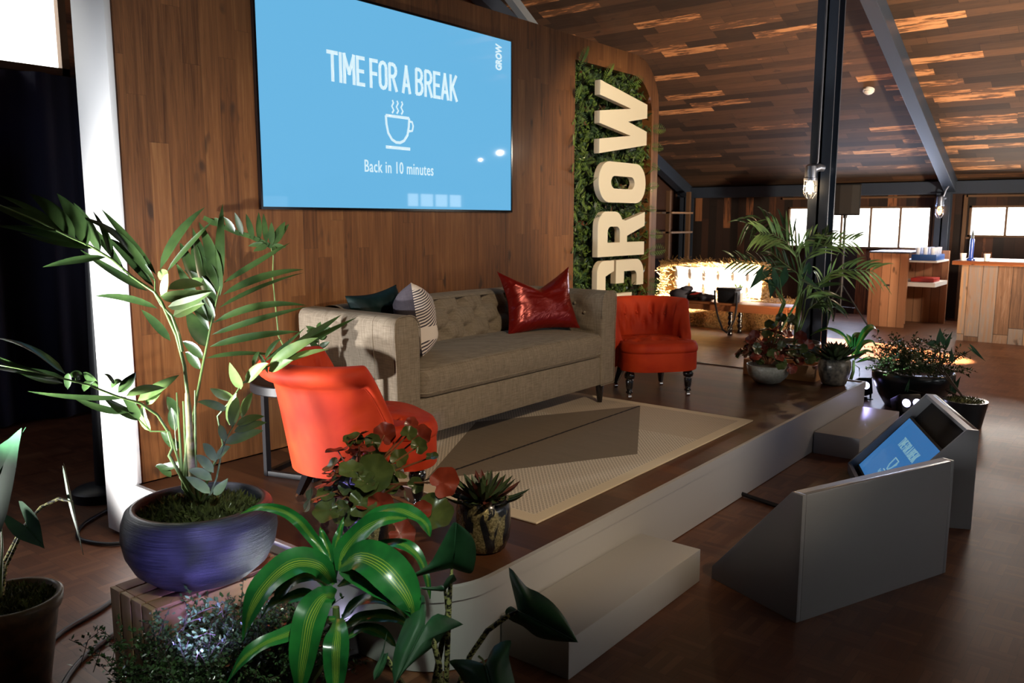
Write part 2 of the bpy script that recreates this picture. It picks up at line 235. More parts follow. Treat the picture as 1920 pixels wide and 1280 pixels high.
# ---------------------------------------------------------------- mesh helpers
class MB:
    def __init__(s): s.v=[]; s.f=[]; s.mi=[]; s.uv=[]; s.cur=0
    def add(s,vs,fs,uvs=None):
        o=len(s.v); s.v+= [V(p) for p in vs]; s.f+=[tuple(i+o for i in f) for f in fs]; s.mi+=[s.cur]*len(fs)
        s.uv+= list(uvs) if uvs else [(0,0)]*len(vs); return s
    def box(s,lo,hi,mtx=None):
        (a,b,c),(d,e,f)=lo,hi; vs=[V((x,y,z)) for x in (a,d) for y in (b,e) for z in (c,f)]
        if mtx: vs=[mtx@p for p in vs]
        return s.add(vs,[(0,1,3,2),(4,6,7,5),(0,4,5,1),(2,3,7,6),(0,2,6,4),(1,5,7,3)])
    def bar(s,p,q,w,h,up=(0,0,1)):
        p=V(p);q=V(q); t=(q-p).normalized(); a=t.cross(V(up)).normalized(); b=a.cross(t)
        vs=[]
        for c in (p,q):
            for i,j in ((-1,-1),(1,-1),(1,1),(-1,1)): vs.append(c+a*i*w/2+b*j*h/2)
        return s.add(vs,[(0,1,2,3),(7,6,5,4),(0,4,5,1),(1,5,6,2),(2,6,7,3),(3,7,4,0)])
    def tube(s,pts,r,n=8,cap=True):
        pts=[V(p) for p in pts]; R=r if isinstance(r,(list,tuple)) else [r]*len(pts); vs=[];fs=[]; ref=None
        for i,p in enumerate(pts):
            t=(pts[min(i+1,len(pts)-1)]-pts[max(i-1,0)]).normalized()
            if ref is None: ref=t.orthogonal().normalized()
            ref=(ref-t*ref.dot(t)).normalized(); b=t.cross(ref)
            for k in range(n):
                a=2*PI*k/n; vs.append(p+(ref*math.cos(a)+b*math.sin(a))*R[i])
        for i in range(len(pts)-1):
            for k in range(n): fs.append((i*n+k,i*n+(k+1)%n,(i+1)*n+(k+1)%n,(i+1)*n+k))
        if cap: fs+= [tuple(range(n-1,-1,-1)),tuple(range((len(pts)-1)*n,len(pts)*n))]
        return s.add(vs,fs)
    def lathe(s,prof,c=(0,0,0),n=32,sx=1,sy=1,flute=0,nf=12):
        c=V(c); vs=[];fs=[]
        for r,z in prof:
            for k in range(n):
                a=2*PI*k/n; q=1+flute*(abs(math.sin(a*nf/2))-.5); vs.append(c+V((r*q*math.cos(a)*sx,r*q*math.sin(a)*sy,z)))
        for i in range(len(prof)-1):
            for k in range(n): fs.append((i*n+k,i*n+(k+1)%n,(i+1)*n+(k+1)%n,(i+1)*n+k))
        fs+=[tuple(range(n-1,-1,-1)),tuple(range((len(prof)-1)*n,len(prof)*n))]
        return s.add(vs,fs)
    def ball(s,c,r,n=10,sc=(1,1,1)):
        pr=[(max(1e-4,r*math.sin(PI*i/n)),-r*math.cos(PI*i/n)*sc[2]) for i in range(n+1)]; return s.lathe(pr,c,2*n,sc[0],sc[1])
    def grid(s,fn,nu,nv,closeu=False):
        vs=[fn(i/(nu if closeu else nu-1),j/(nv-1)) for i in range(nu) for j in range(nv)]; fs=[]
        for i in range(nu if closeu else nu-1):
            for j in range(nv-1): a=i*nv+j; b=((i+1)%nu)*nv+j; fs.append((a,b,b+1,a+1))
        return s.add(vs,fs,[(i/(nu-1),j/(nv-1)) for i in range(nu) for j in range(nv)])
    def prism(s,poly,fn0,fn1):
        n=len(poly); vs=[fn0(p) for p in poly]+[fn1(p) for p in poly]
        return s.add(vs,[tuple(range(n-1,-1,-1)),tuple(range(n,2*n))]+[(i,(i+1)%n,n+(i+1)%n,n+i) for i in range(n)])
    def leaf(s,p0,p1,w,bow=(0,0,0),face=None,n=6,prof=None,fold=.25,twist=0,thick=0):
        if n==1 and prof is None: n=2
        p0=V(p0);p1=V(p1);m=(p0+p1)/2+V(bow); face=V(face) if face is not None else V((0,0,1)); vs=[];uv=[];fs=[]
        prof=prof or (lambda t:math.sin(PI*min(1,t**.75))**.8)
        for i in range(n+1):
            t=i/n; p=p0*(1-t)**2+m*2*t*(1-t)+p1*t*t; tg=((m-p0)*(1-t)+(p1-m)*t)
            if tg.length<1e-6: tg=p1-p0
            tg.normalize(); sd=tg.cross(face)
            if sd.length<1e-4: sd=tg.orthogonal()
            sd.normalize(); nr=sd.cross(tg)
            if twist: a=twist*t; sd,nr=sd*math.cos(a)+nr*math.sin(a),nr*math.cos(a)-sd*math.sin(a)
            ww=w/2*max(.02,prof(t)); vs+=[p-sd*ww+nr*ww*fold,p,p+sd*ww+nr*ww*fold]; uv+=[(0,t),(.5,t),(1,t)]
        for i in range(n):
            a=i*3; fs+=[(a,a+1,a+4,a+3),(a+1,a+2,a+5,a+4)]
        return s.add(vs,fs,uv)
    def build(s,name,m,parent=None,smooth=True,bevel=0,bseg=2,subsurf=0,auto=None,solid=0):
        me=bpy.data.meshes.new(name); o=bpy.data.objects.new(name,me)
        inv=Matrix.Identity(4)
        if parent is not None: inv=WM[parent.name].inverted(); WM[o.name]=WM[parent.name].copy()
        else: WM[o.name]=Matrix.Identity(4)
        me.from_pydata([inv@p for p in s.v],[],s.f)
        for q in (m if isinstance(m,(list,tuple)) else [m]): me.materials.append(M[q] if isinstance(q,str) else q)
        if any(s.mi): me.polygons.foreach_set('material_index',s.mi)
        uvl=me.uv_layers.new(name='UVMap')
        for l in me.loops: uvl.data[l.index].uv=s.uv[l.vertex_index]
        bm=bmesh.new(); bm.from_mesh(me)
        bmesh.ops.recalc_face_normals(bm,faces=bm.faces)
        if bevel:
            ed=[e for e in bm.edges if len(e.link_faces)==2 and e.calc_face_angle(0)>.5]
            bmesh.ops.bevel(bm,geom=ed,offset=bevel,segments=bseg,profile=.5,affect='EDGES',clamp_overlap=True)
        bm.to_mesh(me); bm.free()
        if smooth:
            me.polygons.foreach_set('use_smooth',[True]*len(me.polygons))
            if auto is None and (bevel or len(s.f)<200): auto=40
            if auto: me.set_sharp_from_angle(angle=math.radians(auto))
        COL.objects.link(o)
        if parent is not None: o.parent=parent
        if subsurf: x=o.modifiers.new('subdivision','SUBSURF'); x.levels=subsurf; x.render_levels=subsurf
        if solid: x=o.modifiers.new('solidify','SOLIDIFY'); x.thickness=solid
        return o
WM={}
def tag(o,label=None,cat=None,group=None,kind=None):
    if label: o['label']=label
    if cat: o['category']=cat
    if group: o['group']=group
    if kind: o['kind']=kind
    return o
def thing(name,label,cat,loc=(0,0,0),rz=0,group=None):
    o=bpy.data.objects.new(name,None); COL.objects.link(o); o.location=loc; o.rotation_euler=(0,0,rz); o.empty_display_size=.1
    WM[o.name]=Matrix.Translation(V(loc))@Matrix.Rotation(rz,4,'Z'); return tag(o,label,cat,group)
def struct(o): o['kind']='structure'; return o
def box(lo,hi): return MB().box(lo,hi)
def rnd(a,b): return random.uniform(a,b)
TAU=2*PI

# ---------------------------------------------------------------- the room
XF=14.3; YL=7.3; YR=-5.0; XB=-3.6
def zc(x): return 2.13+.39*(XF-x) if x>5.2 else 2.13+.39*(XF-5.2)-.39*(5.2-x)
struct(box((XB,YR,-.1),(XF,YL,0)).build('floor','floor',smooth=False))
b=MB()
for x0,x1 in ((XF,5.2),(5.2,XB)):
    b.add([(x0,YR-.2,zc(x0)),(x1,YR-.2,zc(x1)),(x1,YL+.2,zc(x1)),(x0,YL+.2,zc(x0)),(x0,YR-.2,zc(x0)+.1),(x1,YR-.2,zc(x1)+.1),(x1,YL+.2,zc(x1)+.1),(x0,YL+.2,zc(x0)+.1)],[(0,1,2,3),(7,6,5,4),(0,4,5,1),(1,5,6,2),(2,6,7,3),(3,7,4,0)])
struct(b.build('ceiling','ceil',smooth=False))
# far wall with two window bands
b=MB(); w1=(2.98,5.25,1.09,1.77); w2=(.0,2.46,1.30,1.77)
ys=[YR,w2[0],w2[1],w1[0],w1[1],YL]
for i in range(5):
    a,c=ys[i],ys[i+1]
    if i==1: b.box((XF,a,0),(XF+.12,c,w2[2])); b.box((XF,a,w2[3]),(XF+.12,c,2.3))
    elif i==3: b.box((XF,a,0),(XF+.12,c,w1[2])); b.box((XF,a,w1[3]),(XF+.12,c,2.3))
    else: b.box((XF,a,0),(XF+.12,c,2.3))
struct(b.build('wall_far','farboards',smooth=False))
def gable(x0,x1,y0,y1,holes):
    m=MB(); xs=sorted(set([x0,x1,5.2]+[h[0] for h in holes]+[h[1] for h in holes]))
    for a,c in zip(xs,xs[1:]):
        hs=[h for h in holes if h[0]<=a and h[1]>=c]; z0=0
        segs=[]
        for h in hs: segs.append((z0,h[2])); z0=h[3]
        for s0,s1 in segs: m.box((a,y0,s0),(c,y1,s1))
        za,zb=zc(a)+.05,zc(c)+.05
        m.add([(a,y0,z0),(c,y0,z0),(c,y1,z0),(a,y1,z0),(a,y0,za),(c,y0,zb),(c,y1,zb),(a,y1,za)],[(0,3,2,1),(4,5,6,7),(0,1,5,4),(1,2,6,5),(2,3,7,6),(3,0,4,7)])
    return m
wl=(.4,3.28,2.72,3.75)
struct(gable(XB,XF,YL,YL+.12,[wl]).build('wall_left','farboards',smooth=False))
wr=(3.2,6.4,1.15,1.85)
wr2=(12.2,14.0,1.80,2.12)
struct(gable(XB,XF,YR-.12,YR,[wr,wr2]).build('wall_right','dark',smooth=False))
struct(box((XB-.1,YR,0),(XB,YL,2.3)).build('wall_back','dark',smooth=False))
def window(name,axis,pos,a0,a1,z0,z1,mull,fr=.05,fm='cab'):
    m=MB(); P=(lambda a,d,z:(pos+d,a,z)) if axis=='x' else (lambda a,d,z:(a,pos+d,z))
    def bb(a,c,e,f,d0=-.01,d1=.06):
        p=P(a,d0,e);q=P(c,d1,f); m.box(tuple(map(min,p,q)),tuple(map(max,p,q)))
    bb(a0,a1,z0,z0+fr);bb(a0,a1,z1-fr,z1);bb(a0,a0+fr,z0,z1);bb(a1-fr,a1,z0,z1)
    for q in mull: bb(q-.014,q+.014,z0,z1,.0,.05)
    o=m.build(name,'winframe',smooth=False); o['kind']='structure'
    p=P(a0+.01,.02,z0+.01);q=P(a1-.01,.03,z1-.01)
    MB().box(tuple(map(min,p,q)),tuple(map(max,p,q))).build('pane','pane',o,smooth=False); return o
M['winframe']=mat('window_frame_timber',(.13,.07,.035),.6)
window('window_1','x',XF,w1[0],w1[1],w1[2],w1[3],[3.44,3.89,4.35,4.80],.03)
window('window_2','x',XF,w2[0],w2[1],w2[2],w2[3],[.62,1.25,1.97],.03)
window('window_3','y',YL,wl[0],wl[1],wl[2],wl[3],[1.6],.06)
window('window_4','y',YR-.06,wr[0],wr[1],wr[2],wr[3],[4.0,4.8,5.6],.05)
window('window_5','y',YR-.06,wr2[0],wr2[1],wr2[2],wr2[3],[12.6,13.05,13.5],.03)
# steelwork
struct(box((XF-.16,YR,1.95),(XF-.02,YL,2.14)).build('trim_1','steel',smooth=False,bevel=.006))
def rafter(n,y,x0=XF-.05,x1=5.2,w=.16,h=.20):
    m=MB(); m.bar((x0,y,zc(x0)-h/2-.01),(x1,y,zc(x1)-h/2-.01),w,h); struct(m.build(n,'steel',smooth=False,bevel=.005))
rafter('trim_2',2.72); rafter('trim_3',7.12); rafter('trim_4',-1.7)
def post(n,x,y,top,w=.2):
    m=MB(); m.box((x-w/2,y-w/2,0),(x+w/2,y-w/2+.022,top)); m.box((x-w/2,y+w/2-.022,0),(x+w/2,y+w/2,top)); m.box((x-.018,y-w/2,0),(x+.018,y+w/2,top)); m.box((x-w/2-.03,y-w/2-.03,0),(x+w/2+.03,y+w/2+.03,.02))
    return struct(m.build(n,'steel',smooth=False))
def post2(n,x,y,top,w=.2):
    # H section with its flat flange to the room entrance
    m=MB(); m.box((x-w/2,y-w/2,0),(x-w/2+.02,y+w/2,top)); m.box((x+w/2-.02,y-w/2,0),(x+w/2,y+w/2,top)); m.box((x-w/2,y-.012,0),(x+w/2,y+.012,top)); m.box((x-w/2-.03,y-w/2-.03,0),(x+w/2+.03,y+w/2+.03,.02))
    return struct(m.build(n,'steel',smooth=False))
post2('trim_5',8.4,2.76,zc(8.4)-.2,.20); post2('trim_6',14.1,2.78,1.96,.19); post2('trim_7',14.1,7.08,1.96,.19)
# window surrounds in raw timber on the far wall
m=MB(); 
for (a,c,e,f) in ((w1[0]-.05,w1[1]+.1,w1[3]+.13,w1[3]+.16),(w1[0]-.08,w1[0]-.03,.0,w1[3]+.16),(w2[1]+.03,w2[1]+.08,0,w2[3]+.16),(w2[0],w2[1]+.05,w2[3]+.13,w2[3]+.16),(w2[0],w2[1]+.02,w2[2]-.03,w2[2])): m.box((XF-.04,a,e),(XF,c,f))
struct(m.build('trim_8','winframe',smooth=False))
# truss seen above the backdrop
m=MB(); m.bar((5.2,5.6,4.9),(8.6,5.6,2.9),.09,.09); m.bar((7.0,5.6,4.9),(7.0,5.6,2.6),.09,.09); m.bar((3.5,5.6,3.0),(9.6,5.6,3.0),.09,.09)
struct(m.build('trim_9',mat('grey_steel',(.22,.25,.28),.5),smooth=False))
# black drape hung in front of the left wall
def drape(a,t):
    x=-.6+a*8.2; return V((x,6.75+.05*math.sin(x*13)+.03*math.sin(x*5.3+1)+.02*math.sin(x*31),.01+t*2.62))
tag(MB().grid(drape,260,4).build('drape','drape',solid=.006),'floor-length black drape hanging behind the left end of the backdrop, under the window','curtain')
# ---------------------------------------------------------------- ceiling fittings, lamps
def caged_lamp(loc,label,cpath,bm,side):
    x,y,z=loc; t=thing('caged_lamp',label,'lamp',(x,y,z),0,None)
    MB().tube(cpath,.011,8).build('conduit','conduit',t)
    m=MB(); m.lathe([(.001,.16),(.03,.158),(.05,.14),(.055,.10),(.055,.03),(.062,.025),(.062,0),(.001,0)],(x,y,z),20); m.tube([(x,y,z+.10),(x+side[0]*.06,y+side[1]*.06,z+.13),(x+side[0]*.09,y+side[1]*.09,z+.12)],.04,12)
    m.build('housing','conduit',t)
    g=MB()
    for k in range(6):
        a=TAU*k/6; g.tube([(x+.056*math.cos(a),y+.056*math.sin(a),z),(x+.058*math.cos(a),y+.058*math.sin(a),z-.12),(x+.03*math.cos(a),y+.03*math.sin(a),z-.17),(x,y,z-.175)],.004,5)
    for zz in (-.05,-.11): g.tube([(x+.058*math.cos(a),y+.058*math.sin(a),z+zz) for a in [TAU*i/16 for i in range(17)]],.004,5)
    g.build('cage','conduit',t)
    MB().lathe([(.001,0),(.024,-.01),(.036,-.05),(.034,-.09),(.02,-.12),(.001,-.13)],(x,y,z),16).build('bulb',bm,t); return t
caged_lamp((8.23,2.82,1.93),'caged bulkhead lamp glowing warm on the near steel post',[(8.27,2.80,2.0),(8.275,2.775,2.12),(8.275,2.77,3.0),(8.275,2.77,4.2)],'bulb',(1,-1))
light('POINT','caged_lamp_glow',(8.17,2.90,1.88),(0,0,0),9,(1,.62,.3),shadow_soft_size=.03)
caged_lamp((13.93,2.80,1.76),'small caged lamp on the distant post between the two windows',[(13.96,2.78,1.86),(13.95,2.74,2.0),(13.93,2.68,2.1),(13.9,2.66,2.25)],'bulb2',(1,-.4))
t=thing('smoke_detector','small white smoke detector on the board ceiling right of the near post','smoke detector',(11.5,3.25,zc(11.5)))
Zs=V((11.5,3.25,zc(11.5))); nr=V((-.363,0,-.932)).normalized(); q=nr.to_track_quat('Z','Y').to_matrix().to_4x4(); q.translation=Zs
for prof,nm in (([(.001,0),(.07,0),(.07,.025),(.001,.025)],'base'),([(.05,.025),(.055,.045),(.03,.062),(.001,.064)],'dome')):
    mm=MB().lathe(prof,(0,0,0),24); mm.v=[q@p for p in mm.v]; mm.build(nm,'paper',t)

# ---------------------------------------------------------------- stage, steps, backdrop
SX0,SX1,SY0,SY1,HS=1.84,6.66,1.774,3.735,.303
def roundrect(x0,x1,y0,y1,r,n=10):
    P=[]
    for k in range(n+1): a=PI+k/n*PI/2; P.append((x0+r+r*math.cos(a),y0+r+r*math.sin(a)))
    P+=[(x1,y0),(x1,y1),(x0,y1)]; return P
t=thing('stage_platform','low white stage platform with dark wood deck under the sofa','stage',(4.2,2.9,0))
def pz(z): return lambda p:V((p[0],p[1],z))
MB().prism(roundrect(SX0+.012,SX1-.012,SY0+.012,SY1,.27),pz(HS-.03),pz(HS)).build('deck','deck',t,smooth=False)
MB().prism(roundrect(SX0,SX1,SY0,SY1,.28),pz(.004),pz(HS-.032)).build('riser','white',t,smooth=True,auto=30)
def ring(o0,o1,z0,z1):
    A=roundrect(SX0-o0,SX1+o0,SY0-o0,SY1,.28+o0); B=roundrect(SX0+o1,SX1-o1,SY0+o1,SY1,.28-o1); n=len(A); m=MB()
    vs=[V((*p,z0)) for p in A]+[V((*p,z1)) for p in A]+[V((*p,z0)) for p in B]+[V((*p,z1)) for p in B]; fs=[]
    for i in range(n): j=(i+1)%n; fs+=[(i,j,n+j,n+i),(n+i,n+j,3*n+j,3*n+i),(2*n+i,3*n+i,3*n+j,2*n+j),(i,2*n+i,2*n+j,j)]
    return m.add(vs,fs)
ring(.006,.014,HS-.045,HS+.006).build('edge_trim','white',t,smooth=True,auto=30)
for x0,x1,lb in ((2.165,3.166,'grey-white box step against the stage nearest the camera, left one'),(5.487,6.483,'grey-white box step at the far right end of the stage')):
    tag(box((x0,SY0-.302,.0),(x1,SY0-.007,.146)).build('box_step','white',smooth=True,bevel=.004),lb,'step')
# backdrop wall
YW=3.75; X0,X1,ZT=1.86,6.86,2.955
t=thing('backdrop_wall','tall freestanding wood-clad backdrop wall behind the sofa with white end','wall panel',(4.3,3.9,.303))
def curvemesh(name,outer,holes,depth,fn,m,parent,bev=0):
    cu=bpy.data.curves.new(name,'CURVE'); cu.dimensions='2D'; cu.fill_mode='BOTH'; cu.extrude=depth/2; cu.bevel_depth=bev; cu.bevel_resolution=1
    for L in [outer]+holes:
        s=cu.splines.new('POLY'); s.points.add(len(L)-1); s.use_cyclic_u=True
        for i,(a,b) in enumerate(L): s.points[i].co=(a,b,0,1)
    o=bpy.data.objects.new(name+'_tmp',cu); COL.objects.link(o); dg=bpy.context.evaluated_depsgraph_get(); me=bpy.data.meshes.new_from_object(o.evaluated_get(dg)); bpy.data.objects.remove(o); 
    b=MB(); b.add([fn(v.co) for v in me.vertices],[tuple(p.vertices) for p in me.polygons]); bpy.data.meshes.remove(me)
    return b.build(name,m,parent,smooth=True,auto=35)
def arc(cx,cz,r,a0,a1,n=10): return [(cx+r*math.cos(a0+(a1-a0)*i/n),cz+r*math.sin(a0+(a1-a0)*i/n)) for i in range(n+1)]
outer=[(X0,HS),(X1,HS)]+arc(X1-.42,ZT-.42,.42,0,PI/2)+[(X0,ZT)]
GX0,GX1,GZ0,GZ1=5.51,6.735,.62,2.78
hole=[(GX0,GZ0),(GX1,GZ0)]+arc(GX1-.33,GZ1-.33,.33,0,PI/2)+[(GX0,GZ1)]
curvemesh('wood_cladding',outer,[hole],.10,lambda c:V((c.x,YW+.05-c.z,c.y)),'back',t)
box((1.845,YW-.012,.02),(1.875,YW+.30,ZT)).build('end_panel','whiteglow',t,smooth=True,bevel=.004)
box((X0+.03,YW+.13,.02),(X1-.03,YW+.17,ZT-.45)).build('rear_panel','dark',t,smooth=False)
# living panel set in the backdrop
t=thing('living_wall','moss and fern living wall panel set into the backdrop around the letters','green wall',(6.1,YW+.08,.62))
box((GX0-.02,YW+.10,GZ0-.02),(GX1+.02,YW+.125,GZ1+.01)).build('backing','mossdark',t,smooth=False)
m=MB()
def inpanel(x,z):
    if z>GZ1-.33 and x>GX1-.33: return (x-(GX1-.33))**2+(z-(GZ1-.33))**2<.33**2
    return GX0<x<GX1 and GZ0<z<GZ1
def fern(m,p,d,L,nl=9,w=.3):
    d=V(d).normalized(); up=V((0,-1,0)); sd=d.cross(up); sd=sd.normalized() if sd.length>.01 else V((1,0,0))
    for k in range(nl):
        q=V(p)+d*L*(k+.5)/nl+V((0,0,-.15*L*((k+.5)/nl)**2)); l=L*w*math.sin(PI*(k+1.3)/(nl+1.8))
        for s in (-1,1): m.leaf(q,q+sd*s*l+d*l*.5,l*.28,face=up,n=2,fold=.1)
for i in range(1500):
    x,z=rnd(GX0,GX1),rnd(GZ0,GZ1)
    if not inpanel(x,z): continue
    m.cur=random.choices((0,1,2),(6,5,.7))[0]; y=YW+.095-rnd(0,.07); a=rnd(0,TAU); d=V((math.cos(a),-rnd(.1,1.1),math.sin(a)+.1))
    if random.random()<.35: fern(m,(x,y,z),d,rnd(.06,.13))
    else:
        for k in range(5): dd=V((rnd(-1,1),rnd(-1.2,-.1),rnd(-1,1))).normalized(); m.leaf((x,y,z),V((x,y,z))+dd*rnd(.02,.05),rnd(.008,.02),face=(rnd(-.5,.5),-1,rnd(-.5,.5)),n=2)
for i in range(900):
    x,z=rnd(GX0,GX1),rnd(GZ0,GZ1)
    if inpanel(x,z): m.cur=random.choice((0,1)); r=rnd(.012,.03); m.ball((x,YW+.09,z),r,4)
o=m.build('foliage',['fern','fern2','fern3'],t); o['kind']='stuff'
m=MB()
for x,z,a,L in ((5.58,2.70,1.7,.24),(5.56,2.45,2.0,.2),(6.70,2.35,.2,.2),(6.70,2.2,.1,.18),(6.70,2.05,-.2,.15),(6.68,1.65,.1,.14),(5.56,2.2,3.4,.18),(5.55,1.95,3.0,.15),(5.57,1.75,1.8,.16),(6.70,1.42,.1,.2),(6.70,1.25,.3,.24),(6.70,1.0,-.1,.2),(6.3,2.68,.6,.2),(5.95,2.66,1.5,.2),(6.55,2.02,1.4,.12),(6.2,1.9,1.2,.15),(6.68,.9,.2,.2),(5.56,1.3,2.9,.12),(6.68,1.83,.4,.16)):
    d=V((math.cos(a),-.55,math.sin(a))); fern(m,(x,YW+.03,z),d,L,11,.26); m.tube([V((x,YW+.03,z)),V((x,YW+.03,z))+d.normalized()*L+V((0,0,-.15*L))],.0025,4)
o=m.build('fern_fronds','fern',t); o['kind']='stuff'
# letters
def ring_of(L,n=1): return L
def letter(ch,z0,h,lab):
    # letter space: a = reading direction (world z), b = letter height (world -x)
    B=.767; xr=6.56; w=h; th=.185
    R=lambda x0,x1,y0,y1,r,n=8:arc(x0+r,y0+r,r,PI,1.5*PI,n)+arc(x1-r,y0+r,r,-PI/2,0,n)+arc(x1-r,y1-r,r,0,PI/2,n)+arc(x0+r,y1-r,r,PI/2,PI,n)
    if ch=='W': out=[(0,B),(.20*w,0),(.40*w,0),(.5*w,.42*B),(.60*w,0),(.80*w,0),(w,B),(.80*w,B),(.695*w,.36*B),(.585*w,B),(.415*w,B),(.305*w,.36*B),(.20*w,B)]; hs=[]
    if ch=='O': out=R(0,w,0,B,.165); hs=[R(.115,w-.115,.19,B-.19,.06)]
    if ch=='R':
        out=[(0,0),(.115,0),(.115,.30),(.17,.30),(.255,0),(w,0),(w-.075,.33)]+arc(w-.13,.50,.13,-PI/3,0,5)+arc(w-.13,B-.13,.13,0,PI/2)+[(0,B)]
        hs=[[(.115,.42),(.19,.42)]+arc(.20,.47,.05,-PI/2,0,4)+arc(.20,B-.20,.05,0,PI/2,4)+[(.115,B-.15)]]
    if ch=='G':
        # split stencil G: hook on one side, bar and spur on the other
        out=[(.165,0),(w-.165,0)]+arc(w-.16,.16,.16,-PI/2,0)+[(w,.44),(w*.42,.44),(w*.42,.33),(w-.115,.33),(w-.115,.19),(w-.16,.13),(.18,.13),(.115,.19),(.115,B-.19),(.16,B-.13),(w*.46,B-.13),(w*.46,B)]+[(.165,B)]+arc(.165,B-.165,.165,PI/2,PI)+arc(.165,.165,.165,PI,1.5*PI)
        hs=[]
    t=thing('sign_letter',lab,'letter',(6.1,YW-.02,z0),0,None)
    if ch=='G':
        parts_=[([(w,.66*B)]+arc(w-.10,B-.10,.10,0,PI/2)+arc(.165,B-.165,.165,PI/2,PI)+[(0,.2),(.12,.2)]+arc(.18,B-.19,.06,PI,PI/2,5)+[(w-.13,B-.13),(w-.09,.66*B)]),([(w-.20,.615*B),(w,.615*B)]+arc(w-.13,.13,.13,0,-PI/2)+[(w-.23,0),(w-.23,.12)]+arc(w-.15,.17,.05,-PI/2,0,5)+[(w-.10,.44*B),(w-.20,.44*B)])]
    else: parts_=[out]
    fn=lambda off:(lambda c:V((xr-c.y,off-c.z,z0+c.x)))
    for out in parts_: curvemesh('letter_body',out,hs,.048,fn(YW-.022),'letterside',t); curvemesh('letter_face',out,hs,.004,fn(YW-.048),'cream',t)
letter('W',2.085,.575,'cream block letter W, the topmost letter on the moss panel')
letter('O',1.695,.335,'cream block letter O on the moss panel between the W and the R')
letter('R',1.245,.375,'cream block letter R on the moss panel just below the O')
letter('G',.80,.41,'cream split letter G on the moss panel, lowest letter above the red chair')
# TV
SXL,SXR,SZB,SZT=2.608,4.684,1.617,2.775
t=thing('wall_screen','large lit blue presentation screen on the backdrop reading TIME FOR A BREAK','screen',(3.65,YW,1.6))
fy=YW-.012
m=MB(); 
for a,c,e,f in ((SXL-.012,SXR+.012,SZT,SZT+.014),(SXL-.012,SXR+.012,SZB-.014,SZB),(SXL-.012,SXL,SZB,SZT),(SXR,SXR+.012,SZB,SZT)): m.box((a,fy-.012,e),(c,YW-.001,f))
m.build('bezel','blackgloss',t,smooth=False)
box((SXL,fy-.006,SZB),(SXR,fy+.008,SZT)).build('display','scr',t,smooth=False)
def text(s,size,fn,m,parent,name,sx=1,off=0,align='CENTER',ex=.001,sh=0,spc=1.0):
    cu=bpy.data.curves.new(name,'FONT'); cu.body=s; cu.size=size; cu.align_x=align; cu.align_y='CENTER'; cu.extrude=ex; cu.offset=off; cu.resolution_u=3; cu.shear=sh; cu.space_character=spc
    o=bpy.data.objects.new(name+'_tmp',cu); COL.objects.link(o); dg=bpy.context.evaluated_depsgraph_get(); me=bpy.data.meshes.new_from_object(o.evaluated_get(dg)); bpy.data.objects.remove(o)
    b=MB(); b.add([fn(V((v.co.x*sx,v.co.y,v.co.z))) for v in me.vertices],[tuple(p.vertices) for p in me.polygons]); bpy.data.meshes.remove(me); return b.build(name,m,parent,smooth=False)
ty=fy-.0085
def headline(fn,Lx,H,parent,m,w=.0125,up=(0,-1,0)):
    c=.17; q=PI/12
    def A(cx,cy,rx,ry,a0,a1,n=6): return [(cx+rx*math.cos(a0+(a1-a0)*i/n),cy+ry*math.sin(a0+(a1-a0)*i/n)) for i in range(n+1)]
    O=A(.21,.79,.21,.21,0,PI)+A(.21,.21,.21,.21,PI,TAU)+[(.42,.79)]
    P=[(0,0),(0,1),(.22,1)]+A(.22,.76,.22,.24,PI/2,-PI/2)+[(0,.52)]
    G={'T':(.5,[[(0,1),(.5,1)],[(.25,1),(.25,0)]]),'I':(0,[[(0,0),(0,1)]]),'M':(.58,[[(0,0),(0,1),(.29,.35),(.58,1),(.58,0)]]),'E':(.36,[[(.38,1),(0,1),(0,0),(.38,0)],[(0,.5),(.33,.5)]]),'F':(.36,[[(.38,1),(0,1),(0,0)],[(0,.5),(.33,.5)]]),'O':(.42,[O]),
       'R':(.44,[P,[(.22,.52),(.45,0)]]),'A':(.46,[[(0,0),(.23,1),(.46,0)],[(.08,.27),(.38,.27)]]),'B':(.44,[[(0,0),(0,1),(.20,1)]+A(.20,.77,.21,.23,PI/2,-PI/2)+[(0,.54),(.2,.54)]+A(.2,.27,.24,.27,PI/2,-PI/2)+[(0,0)]]),'K':(.44,[[(0,0),(0,1)],[(.42,1),(.04,.44)],[(.13,.58),(.46,0)]])}
    s='TIME FOR A BREAK'; x=0; out=[]
    for ch in s:
        if ch==' ': x+=.26; continue
        g=G[ch]; out+=[[(x+a,b) for a,b in L] for L in g[1]]; x+=g[0]+.235
    x-=.235; b_=MB()
    for L in out:
        PT=[fn(V((a/x*Lx-Lx/2,b*H-H/2,0))) for a,b in L]
        for i,(p,q_) in enumerate(zip(PT,PT[1:])):
            d=(q_-p).normalized(); e0=e1=w*.95
            if len(PT)>6:
                cl=(PT[0]-PT[-1]).length<1e-4; e0=w*(.3 if i or cl else .95); e1=w*(.3 if i<len(PT)-2 or cl else .95)
            b_.bar(p-d*e0,q_+d*e1,2*w,.0012,up)
    return b_
hb=headline(lambda c:V((3.589+c.x,ty,2.391+c.y)),1.045,.146,t,'scrtxt',.0104); hb.build('headline_text','scrtxt',t)
text('Back in 10 minutes',.100,lambda c:V((3.60+c.x,ty-c.z,1.858+c.y)),'scrtxt',t,'caption_text',.70,.0006,spc=1.08)
text('GROW',.085,lambda c:V((4.55-c.y,ty-c.z,2.65+c.x)),'scrtxt',t,'corner_logo_text',.62,.004)
m=MB(); cx,cz=3.585,2.135
def stroke(P,w=.011):
    w*=.78; m.tube([V((cx+a*.84,ty,cz+b*.72)) for a,b in P],w,8)
